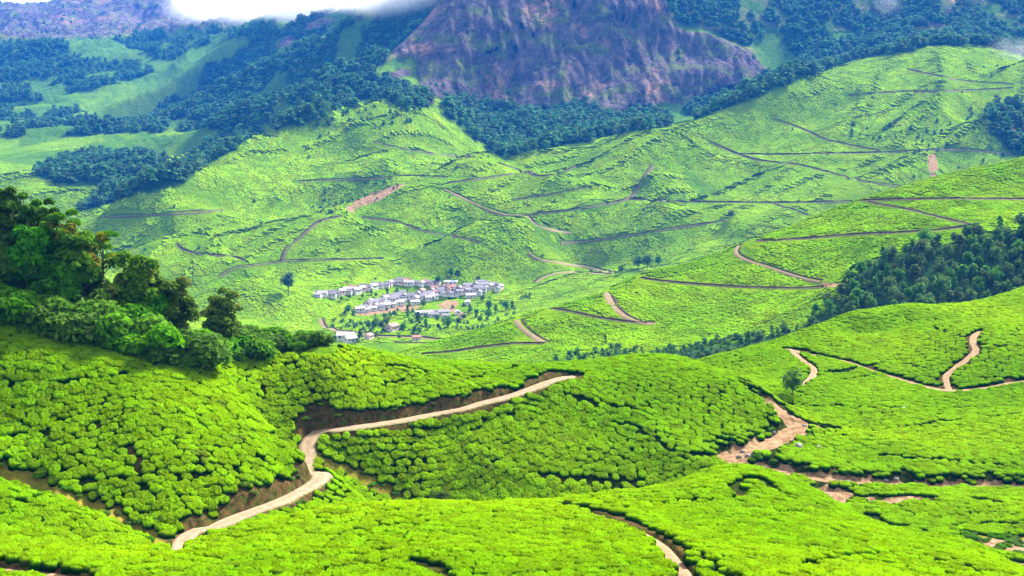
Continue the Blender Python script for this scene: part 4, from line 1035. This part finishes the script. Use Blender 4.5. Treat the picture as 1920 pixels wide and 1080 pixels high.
# shrubs along the ridge
SH = []
for s in range(7):
    r = np.random.RandomState(s+300); bl = [((r.uniform(-.9, .9), r.uniform(-.9, .9), .5+r.rand()*.9), (.75+.3*r.rand(), .75+.3*r.rand(), .6+.3*r.rand())) for _ in range(7)]
    m = MB(); [m.tube([(0, 0, -.3), (b[0][0]*.5, b[0][1]*.5, .4), (b[0][0], b[0][1], b[0][2])], [.05, .04, .02], 4) for b in bl[:5]]
    SH.append((foliage(bl, 1500, .21, s+400, mat=M['shrub' if s < 5 else 'olive'], name='foliage'), m.mesh('stem', M['bark'])))
rr = np.random.RandomState(9); ns = 0
for k in range(150):
    u = rr.uniform(-30, 618); yb = 159.5 if u < 395 else 187+(u-400)*.048; yy = yb+rr.uniform(0, 8)*(1 if u < 540 else .5)
    s = .9*rr.choice([.8, 1.1, 1.4, 1.9])*rr.uniform(.9, 1.12)*(1.15 if u < 420 else 1.)*(.62 if u > 540 else 1)
    t, _ = te(u, 640); x = float(t)*yy; z = float(base_z(np.array([x]), np.array([yy]))[0])
    if hidden(np.array([x]), np.array([yy]), np.array([z]), 2.2*s)[0] > -.3: continue
    o = tag(empty('shrub', (x, yy, z+Z0-.15), rr.rand()*6.28, s), (lambda q_: f"{'wide' if s > 1.2 else 'low'} leafy shrub in the ridge thicket, {q_}")(('under the tall grove at the left edge', 'under the middle of the tall grove', 'under the right end of the tall grove', 'below the feathery tree', 'below the round olive tree', 'around the small lone tree', 'at the thin end of the thicket')[int(np.clip((u+30)/92, 0, 6))]), 'shrub', 'shrubs along the left ridge'); ns += 1
    q = SH[rr.randint(0, 5)]; link('foliage', q[0], o); link('stem', q[1], o)
# single small trees and shrubs named by where they stand
FT = []
for s in range(8):
    kd = ('round', 'cone', 'tall', 'round', 'cone', 'tall', 'round', 'tall')[s]
    FT.append(tree_mesh(kd, 9., (6.4, 4.6, 5.2, 7.0, 4.2, 4.4, 5.6, 5.8)[s], 700+s, 620, .52, M['pine']))
LONE = [  # u, base v, y range, height m, pick, label
    (1486, 746, 205, 300, 5.0, 0, 'dark round tree beside the gully, where the path reaches the bare earth'),
    (541, 556, 850, 1200, 17., 2, 'tall bluish tree standing alone left of the village'),
    (1196, 506, 900, 1200, 11., 0, 'left tree of the dark cluster beyond the crest of the bright hill'),
    (1214, 506, 900, 1200, 12., 3, 'largest tree of the dark cluster beyond the crest of the bright hill'),
    (1234, 500, 900, 1200, 9., 6, 'right tree of the dark cluster beyond the crest of the bright hill'),
    (1165, 514, 900, 1200, 7., 0, 'small dark tree at the bend of the dirt track beyond the bright hill'),
    (1371, 412, 1000, 1400, 8., 3, 'small tree at the right end of the thin path on the far slope'),
    (1135, 643, 460, 640, 3.2, 4, 'little dark tree alone on the lower slope of the bright hill'),
    (858, 528, 950, 1200, 10., 5, 'slim tall tree above the pale blue shed'), (846, 524, 950, 1200, 9., 2, 'slim tree directly behind the pale blue shed'),
    (822, 533, 950, 1200, 7., 3, 'low tree left of the pale blue shed'), (897, 529, 950, 1200, 5., 0, 'dark tree behind the topmost grey roofs of the village'),
    (905, 566, 900, 1100, 5., 0, 'small dark tree below the right end of the village'), (948, 582, 850, 1100, 7., 3, 'round tree at the foot of the bright hill right of the village')]
for u, v, ya, yb, h, pk, lab in LONE:
    x, yy, z = cast([u], [v], ya, yb); plant_tree('tree', u, yy[0], h, FT[pk], lab, sc=h/9., x=x[0])
VT = [(653,590,7),(697,554,5),(726,552,5),(655,562,4),(764,595,8),(691,622,7),(703,620,8),(715,622,7),(724,612,6),(784,615,10),(778,628,6),(841,617,8),(881,590,7),(893,597,7),(917,583,8),(917,600,7),
      (794,577,5),(675,642,8),(627,641,4),(756,623,6),(800,622,6),(822,620,5),(860,612,6),(870,604,6),(900,606,5),(930,590,7),(740,596,5),(720,598,4),(812,566,4),(744,556,4),(705,558,4),(680,561,4),(640,566,4),(960,580,6)]
for k, (u, v, h) in enumerate(VT):
    x, yy, z = cast([u], [v], 780., 1150.); plant_tree('tree', u, yy[0], h, FT[k % 8], f"{('rounded', 'conical', 'tall', 'wide', 'slim conical', 'slim', 'round', 'bushy')[k % 8]} dark tree {'behind the front rows' if v < 570 else 'beside the lower hamlet' if u > 760 and v > 585 else 'below the front row' if v < 605 else 'near the lowest track'} of the village, {'left' if u < 740 else 'middle' if u < 860 else 'right'} part", 'trees among the village houses', sc=h/9., x=x[0], rz=k*1.3)
def small_shrub(u, v, ya, yb, s, pk, lab):
    x, yy, z = cast([u], [v], ya, yb, ground_z); o = tag(empty('shrub', (x[0], yy[0], z[0]+Z0-.1), 0, s), lab, 'shrub'); link('foliage', SH[pk][0], o); link('stem', SH[pk][1], o)
small_shrub(822, 944, 150, 215, .85, 5, 'pale feathery shrub at the foot of the middle hillock')
small_shrub(1310, 902, 165, 215, .55, 1, 'dark leafy shrub at the right foot of the middle hillock')
x, yy, z = cast([402], [1004], 115., 150., ground_z)
o = link('tea_bush', BUSH[2], None, (x[0], yy[0], z[0]+Z0-.05), 0, (1.35, 1.0, .9)); tag(o, 'single flat tea bush standing alone on the verge of the dirt road', 'tea bush')

# woods: the trees that show largest are objects, the rest one mass
def forest_points(Z, s, seed):
    r = np.random.RandomState(seed); X_, Y_ = [], []
    a, b, poly = Z; us = [p[0] for p in poly]; b = min(b, 5200)
    yy = np.arange(a, b, s); t0 = (min(us)-20-960)/F_PX; t1 = (max(us)+20-960)/F_PX
    xx = np.arange(min(t0*a, t0*b), max(t1*a, t1*b), s); A, B = np.meshgrid(xx, yy)
    A = A+r.uniform(-.42, .42, A.shape)*s; B = B+r.uniform(-.42, .42, B.shape)*s; A, B = A.ravel(), B.ravel()
    m = (A/B > t0) & (A/B < t1) & (np.abs(A/B) < .4) & (B > a); A, B = A[m], B[m]
    z = base_z(A, B); pu, pv = land_uv(A, B, z)
    wu = pu+9*fbm(A/40, B/70, 3, 51)*np.minimum(1, B/700); wv = pv+6*fbm(A/40, B/70, 3, 61)*np.minimum(1, B/700)
    m = (zone(wu, wv, B, [Z], 4) > .5) & (hidden(A, B, z, 9.) < 4) & (CLEAR(A, B) < r.rand(len(A))); return A[m], B[m], z[m]
fx, fy, fz = forest_points(FOREST_Z[0], 5.0, 1)
vis = (hidden(fx, fy, fz, 8.) < -1) & (np.abs(fx/fy) < .36); idx = np.nonzero(vis)[0]
rr = np.random.RandomState(4); big = idx[np.argsort(fy[idx])][:235]; solo = np.zeros(len(fx), bool); solo[big] = True
for k, i in enumerate(big):
    h = rr.uniform(4.6, 8.2)*(.62 if fx[i] < 80 else 1.)
    kq = rr.randint(0, 8); ui = 960+F_PX*fx[i]/fy[i]; zn_ = 'upper' if fy[i] > np.median(fy[big]) else 'lower'
    wh = 'by the right edge' if ui > 1800 else 'right of its middle' if ui > 1680 else 'left of its middle' if ui > 1560 else 'in its thin tail' if ui > 1400 else 'at its far left tip'
    o = tag(empty('tree', (fx[i], fy[i], fz[i]+Z0-.3), rr.rand()*6.28, h/9.*(1. if ui > 1560 else .72 if ui > 1400 else .5)), f"{('rounded', 'conical', 'tall', 'rounded', 'conical', 'tall', 'rounded', 'tall')[kq]} blue-green tree in the {zn_} part of the wood, {wh}", 'tree', 'trees of the wood between the bright hills')
    q = FT[kq]; link('trunk', q[0], o); link('crown', q[1], o)
print('wood', len(fx), 'solo', len(big))
WT = []
for s in range(8):
    r = np.random.RandomState(s+60); kd = s % 3; bl = []
    for j in range(6):
        q = (j+.5)/6; wd = (1.9*(1-abs(q-.5)), 2.3*(1-q)+.5, 2.4*math.sin(math.pi*(q*.8+.2)))[kd]
        a = r.rand()*6.28; bl.append(((wd*.6*math.cos(a), wd*.6*math.sin(a), 2+q*7), (1.3+wd*.35, 1.3+wd*.35, 1.35)))
    WT.append(foliage(bl, 130, 1.0, s+90, mat=M['wood'], name='far_tree', core=.5))
mats_ = WT
X_, Y_, Z_ = [fx[~solo]], [fy[~solo]], [fz[~solo]]
for j, Zn in enumerate(FOREST_Z[1:]):
    a, b, c = forest_points(Zn, 8.2 if Zn[0] < 1800 else 10.0, 20+j); X_.append(a); Y_.append(b); Z_.append(c)
x, y, z = np.concatenate(X_), np.concatenate(Y_), np.concatenate(Z_)
hs = rr.uniform(.7, 1.3, len(x))*np.where(y < 700, .75, 1.15); S = np.stack([hs*rr.uniform(1.3, 1.9, len(x)), hs*1.5, hs*rr.uniform(.75, 1.15, len(x))], 1)
E = np.stack([np.zeros(len(x)), np.zeros(len(x)), rr.rand(len(x))*6.28], 1)
scatter('forest', WT, np.stack([x, y, z+Z0-1.2], 1), E, S, rr.randint(0, 8, len(x)), 'woods on the far slopes and under the cliff', 'forest')
print('forest', len(x))
# scattered scrub: cliffs, hollows, the foot of the bright hill, garden edges
def scrub_points(Z, s, seed, dens):
    a, b, c = forest_points(Z, s, seed); r = np.random.RandomState(seed); k = (r.rand(len(a)) < dens) & (fbm(a/25, b/25, 2, seed) > -.15); return a[k], b[k], c[k]
X_, Y_, Z_, H_ = [], [], [], []
for j, (Zn, s, dn, hh) in enumerate([(SCRUB_Z[0], 3.0, .8, .28), (SCRUB_Z[1], 7., .5, .4), (SCRUB_Z[2], 7., .5, .55), (SCRUB_Z[4], 8, .35, .5), ((1700, 2500, ROCK_Z[0][2]), 11., .42, .75), ((2900, 5000, ROCK_Z[1][2]), 24., .3, 1.0),
        ((820, 1010, [(600,600),(650,575),(800,585),(960,560),(1000,555),(960,600),(860,640),(640,650)]), 5., .35, .32), ((800, 1900, [(150,560),(200,420),(500,300),(800,250),(1100,290),(1500,180),(1900,110),(1900,300),(1300,480),(1000,560),(500,560)]), 13., .10, .32)]):
    a, b, c = scrub_points(Zn, s, 40+j, dn); X_.append(a); Y_.append(b); Z_.append(c); H_.append(np.full(len(a), hh))
x, y, z, h = map(np.concatenate, (X_, Y_, Z_, H_)); hs = h*rr.uniform(.6, 1.4, len(x))
dm = np.full(len(x), 1e9)
S = np.stack([hs*1.2, hs*1.2, hs*.8], 1)
scatter('scrub', WT, np.stack([x, y, z+Z0-hs*1.6], 1), np.stack([0*x, 0*x, rr.rand(len(x))*6.28], 1), S, rr.randint(0, 8, len(x)), 'scrub scattered over the slopes and ledges', 'scrub')
print('scrub', len(x))

# ---------------------------------------------------------------- village
def house_kit(L, W, H, rise, roof, wall, wins):
    w = MB(); w.box(-L/2, L/2, -W/2, W/2, -2.2, H); b = len(w.v)
    w.v += [(-L/2, -W/2, H), (-L/2, W/2, H), (-L/2, 0, H+rise), (L/2, -W/2, H), (L/2, W/2, H), (L/2, 0, H+rise)]; w.f3 += [(b, b+2, b+1), (b+3, b+4, b+5)]
    rf = MB(); o, th = .45, .14
    for sg in (-1, 1):
        k = len(rf.v); ye, ze = sg*(W/2+o), H-rise*o/(W/2)
        rf.v += [(-L/2-o, 0, H+rise), (L/2+o, 0, H+rise), (L/2+o, ye, ze), (-L/2-o, ye, ze)]+[(-L/2-o, 0, H+rise+th), (L/2+o, 0, H+rise+th), (L/2+o, ye, ze+th), (-L/2-o, ye, ze+th)]
        rf.f4 += [(k+3, k+2, k+1, k), (k+4, k+5, k+6, k+7), (k, k+1, k+5, k+4), (k+1, k+2, k+6, k+5), (k+2, k+3, k+7, k+6), (k+3, k, k+4, k+7)]
    d = MB(); d.box(-.5, .5, -W/2-.06, -W/2+.02, 0, 2.0)
    out = [('wall', w.mesh('wall', M[wall]), (0, 0, 0)), ('roof', rf.mesh('roof', M[roof]), (0, 0, .012)), ('door', d.mesh('door', M['door']), (0, 0, 0))]
    wm = MB(); wm.box(-.55, .55, -.06, .02, 0, 1.0); wme = wm.mesh('window', M['dark'])
    for q in wins: out.append(('window', wme, (q, -W/2-.0, 1.0)))
    g = MB(); g.box(-.06, .02, -.6, .6, 0, 1.1); gm = g.mesh('window', M['dark']); out.append(('window', gm, (-L/2, 0, 1.0)))
    return out
KIT = {'g': house_kit(9.5, 5.6, 2.6, 1.5, 'roof_g', 'wall_w', (-3.2, 2.8)), 'l': house_kit(8.5, 5.2, 2.5, 1.3, 'roof_l', 'wall_w', (-2.8, 2.6)), 'r': house_kit(8., 5.6, 2.7, 1.5, 'roof_r', 'wall_p', (-2.6, 2.6)),
       'p': house_kit(7.5, 5., 2.6, 1.5, 'roof_g', 'wall_p', (-2.4, 2.4)), 'b': house_kit(12., 5., 2.6, .9, 'roof_b', 'wall_w', (-4, 4))}
ROWS = [('upper row of the village', -8, [(596,557,'l'),(606,555,'l'),(620,557,'g'),(628,554,'g'),(640,551,'p'),(652,551,'g'),(659,547,'l'),(668,549,'g'),(678,545,'p'),(688,543,'g'),(700,541,'l'),(712,539,'g'),(722,538,'g'),(732,535,'p'),(744,533,'g'),(756,534,'p'),(768,535,'l'),(780,534,'g'),(792,535,'g'),(803,534,'g'),(812,537,'p')]),
        ('middle row of the village', 6, [(690,573,'p'),(702,571,'g'),(714,569,'p'),(722,563,'g'),(733,566,'g'),(741,560,'g'),(752,562,'g'),(750,555,'p'),(772,560,'g'),(782,563,'l'),(786,555,'p'),(795,559,'g'),(806,556,'l'),(812,548,'g'),(824,552,'g'),(826,545,'p'),(838,554,'l'),(842,547,'r'),(852,555,'g'),(858,548,'p'),(869,551,'g'),(872,544,'g'),(882,549,'g'),(884,541,'p'),(893,546,'p'),(893,537,'g'),(903,547,'g'),(905,539,'g'),(913,543,'l'),(920,540,'g'),(933,545,'g')]),
        ('front row of the village', 14, [(674,584,'l'),(686,585,'l'),(698,582,'l'),(711,580,'g'),(722,577,'l'),(735,575,'l'),(748,572,'l'),(778,571,'l'),(806,563,'l'),(877,571,'b'),(892,556,'l'),(882,559,'l')]),
        ('lower hamlet below the village', 20, [(787,592,'l'),(800,592,'g'),(812,595,'g'),(820,589,'g'),(831,591,'g'),(836,597,'p'),(858,590,'l'),(866,597,'r')])]
ORD = ['first','second','third','fourth','fifth','sixth','seventh','eighth','ninth','tenth','eleventh','twelfth','thirteenth','fourteenth','fifteenth','sixteenth','seventeenth','eighteenth','nineteenth','twentieth',
       'twenty-first','twenty-second','twenty-third','twenty-fourth','twenty-fifth','twenty-sixth','twenty-seventh','twenty-eighth','twenty-ninth','thirtieth']+['thirty-'+q for q in ('first','second','third','fourth','fifth','sixth','seventh','eighth','ninth')]+['fortieth']+['forty-'+q for q in ('first','second','third','fourth','fifth','sixth','seventh','eighth','ninth')]+['fiftieth']+['fifty-'+q for q in ('first','second','third','fourth','fifth','sixth','seventh','eighth','ninth')]+['sixtieth']+['sixty-'+q for q in ('first','second','third','fourth','fifth')]
DESC = {'g': 'white house with grey roof', 'l': 'white house with pale roof', 'r': 'pink house with rusty roof', 'p': 'pink-walled house with grey roof', 'b': 'long white shed with pale blue roof'}
def put_house(u, v, kit, label, rot, sc=1., ya=780., yb=1180.):
    x, yy, z = cast([u], [v], ya, yb)
    o = tag(empty('house', (x[0], yy[0], z[0]+Z0+.5), math.radians(rot), sc), label, 'house', 'houses of the valley village')
    for nm, me, loc in KIT[kit]: link(nm, me, o, loc)
rr = np.random.RandomState(12)
for rowname, rot, L in ROWS:
    if 'lower' not in rowname: L = L + [(u+rr.uniform(3, 7), v-rr.uniform(2.5, 4.5), 'gprg'[int(rr.randint(0, 4))]) for u, v, kt in L[::(1 if 'middle' in rowname else 2)] if kt != 'b']
    L = sorted(L)
    for k, (u, v, kt) in enumerate(L):
        put_house(u, v, kt, f"{DESC[kt]}, {ORD[k]} from left, {rowname}", rot+rr.choice([0, 0, 70])+rr.uniform(-14, 14), rr.uniform(.62, .84))
put_house(845, 534, 'b', 'long shed with pale blue roof standing apart above the village', 4, .8)
put_house(735, 620, 'r', 'pink house with rusty roof alone among dark trees below the village', 62, 1.0)
put_house(648, 638, 'l', 'white building nearest the front ridge, below the village', 5, 1.15)
put_house(658, 642, 'l', 'second white building beside the one nearest the front ridge', 40, .9)
put_house(641, 632, 'g', 'small grey-roofed house behind the white building near the front ridge', 20, .7)
put_house(691, 636, 'r', 'small reddish house at the left end of the straight lower track', 70, .75)
put_house(781, 638, 'r', 'tiny brown hut where the lower track bends', 10, .6)

# ---------------------------------------------------------------- stones
def stone(u, v, ya, yb, s, label, name='boulder', seed=1, mat='rock'):
    x, yy, z = cast([u], [v], ya, yb, ground_z); r = np.random.RandomState(seed); n_, m_ = 14, 8; V = []
    for j in range(m_+1):
        for k in range(n_):
            a, b = 2*math.pi*k/n_, math.pi*j/m_; d = np.array([math.sin(b)*math.cos(a), math.sin(b)*math.sin(a), math.cos(b)])
            q = 1+.22*float(noise(d[0]*1.7+seed, d[1]*1.7+d[2], seed)); V.append(d*q*np.array(s))
    i = np.arange(m_)[:, None]*n_+np.arange(n_)[None]; i2 = np.arange(m_)[:, None]*n_+((np.arange(n_)+1) % n_)[None]
    me = mesh_np(name, np.array(V), [np.stack([i, i+n_, i2+n_, i2], -1).reshape(-1, 4)], M[mat], False)
    return tag(link(name, me, None, (x[0], yy[0], z[0]+Z0+s[2]*.25), r.rand()*3), label, name)
stone(1497, 842, 186, 240, (1.1, .7, .7), 'flat grey boulder among tea bushes right of the gully', seed=2)
stone(1535, 842, 186, 240, (.6, .45, .45), 'small grey boulder just right of the flat one in the tea', seed=3)
stone(1695, 768, 200, 270, (.42, .35, .45), 'small white-topped stone beside the upper lane of the right slope', 'stone', 4, 'wall_w')
for k, (u, v) in enumerate([(1392,848),(1402,856),(1412,853),(1386,858),(1420,860),(1660,902),(1680,899),(1590,905),(1450,812),(1508,800)]):
    stone(u, v, 182, 260, (.45, .35, .3), ['grey','pale','brown','flat','rounded','worn','broken','low','angular','rough'][k]+' stone lying in the bare earth of the gully', 'stone', 10+k)
# weeds and saplings on the open bank at the lower right, on the road banks and along the gully
def weeds():
    r = np.random.RandomState(77); XX, YY = [], []
    for u0, u1, v0, v1, ya, yb, n_ in ((1770,1960,985,1055,132,205,200), (1355,1650,745,910,184,260,150), (480,900,735,830,172,215,60), (420,600,880,980,130,170,45), (0,320,860,1020,118,150,70), (560,760,840,945,160,205,45)):
        x, y, z = cast(r.uniform(u0, u1, n_), r.uniform(v0, v1, n_), ya, yb, ground_z); XX.append(x); YY.append(y)
    x, y = np.concatenate(XX), np.concatenate(YY); z = ground_z(x, y); ok = np.ones(len(x), bool); near = np.zeros(len(x), bool)
    for rd, isr in SOILED:
        D, H = rd.dist(x, y); ok &= D > rd.w+.35; near |= (D < rd.w+2.6)
    pu, pv = land_uv(x, y, z); near |= zone(pu, pv, y, DRY_Z, 8) > .5
    ok &= near; x, y, z = x[ok], y[ok], z[ok]; s = r.uniform(.14, .34, len(x))
    scatter('weeds', [q[0] for q in SH], np.stack([x, y, z+Z0-.1], 1), np.stack([0*x, 0*x, r.rand(len(x))*6.28], 1), np.stack([s*1.2, s*1.2, s*.8], 1), r.randint(0, 7, len(x)), 'weeds growing on the earth banks and verges', 'weeds')
weeds()
# ---------------------------------------------------------------- mist on the summits and the air itself
def mist_mat(dens):
    t = NT("mist"); o = t.obj(); n = t.noise(o, 1.6, 4, .62)
    g = t.n.new("ShaderNodeVectorMath"); g.operation = 'LENGTH'; t.l.new(o, g.inputs[0])
    fall = t.rng(g.outputs["Value"], .35, .98, 1., 0.)
    d = t.math('MULTIPLY', t.rng(t.math('ADD', n, t.math('MULTIPLY', fall, .35)), .58, .82), fall)
    v = t.n.new("ShaderNodeVolumePrincipled"); v.inputs["Color"].default_value = (.985, .99, 1., 1); v.inputs["Anisotropy"].default_value = .2
    t.l.new(t.math('MULTIPLY', d, dens), v.inputs["Density"]); t.l.new(v.outputs[0], t.out.inputs["Volume"]); return t.m
MIST_DENS = .032
if HAZE:
    MM = mist_mat(MIST_DENS); MF = mist_mat(MIST_DENS*.10); MG = mist_mat(MIST_DENS*.35)
    def mist(u, v, y, rx, ry, rz_, label, mm=None):
        t, e = te(u, v); n_, m_ = 16, 10; V = []
        for j in range(m_+1):
            for k in range(n_):
                a, b = 2*math.pi*k/n_, math.pi*j/m_; V.append((math.sin(b)*math.cos(a), math.sin(b)*math.sin(a), math.cos(b)))
        i = np.arange(m_)[:, None]*n_+np.arange(n_)[None]; i2 = np.arange(m_)[:, None]*n_+((np.arange(n_)+1) % n_)[None]
        o = link('mist', mesh_np('mist', V, [np.stack([i, i+n_, i2+n_, i2], -1).reshape(-1, 4)], mm or MM), None, (float(t)*y, y, float(e)*y+Z0), 0, (rx, ry, rz_))
        return tag(o, label, 'mist', None, 'stuff')
    mist(600, -4, 2600, 250, 170, 52, 'bright white cloud bank resting on the far ridge')
    mist(410, 5, 3300, 170, 160, 75, 'thin wisps of cloud left of the bright bank', MG)
    mist(500, 6, 3000, 230, 170, 60, 'soft grey cloud spilling down behind the bright bank', MG)
    mist(745, 2, 1990, 125, 80, 30, 'low cloud beside the cliff shoulder', MG)
    mist(1905, 105, 1570, 62, 60, 30, 'pale wisp of mist over the right end of the slope', MF)
    mist(1665, 4, 2000, 30, 30, 26, 'small puff of mist before the dark slope', MF)
    mist(1880, 6, 2050, 130, 80, 34, 'faint mist at the upper right', MF)
    zmin = min(float(Zg.min()), -400)+Z0; zmax = float(Zg.max())+Z0
    t = NT("air"); v = t.n.new("ShaderNodeVolumePrincipled"); v.inputs["Color"].default_value = HAZE_COL+(1,); v.inputs["Density"].default_value = HAZE_DENSITY; v.inputs["Anisotropy"].default_value = .1
    t.l.new(v.outputs[0], t.out.inputs["Volume"])
    b = MB(); b.box(-7200, 7200, -7200, 7400, zmin-4, zmax+80)
    tag(link('haze', b.mesh('haze', t.m)), kind='stuff')
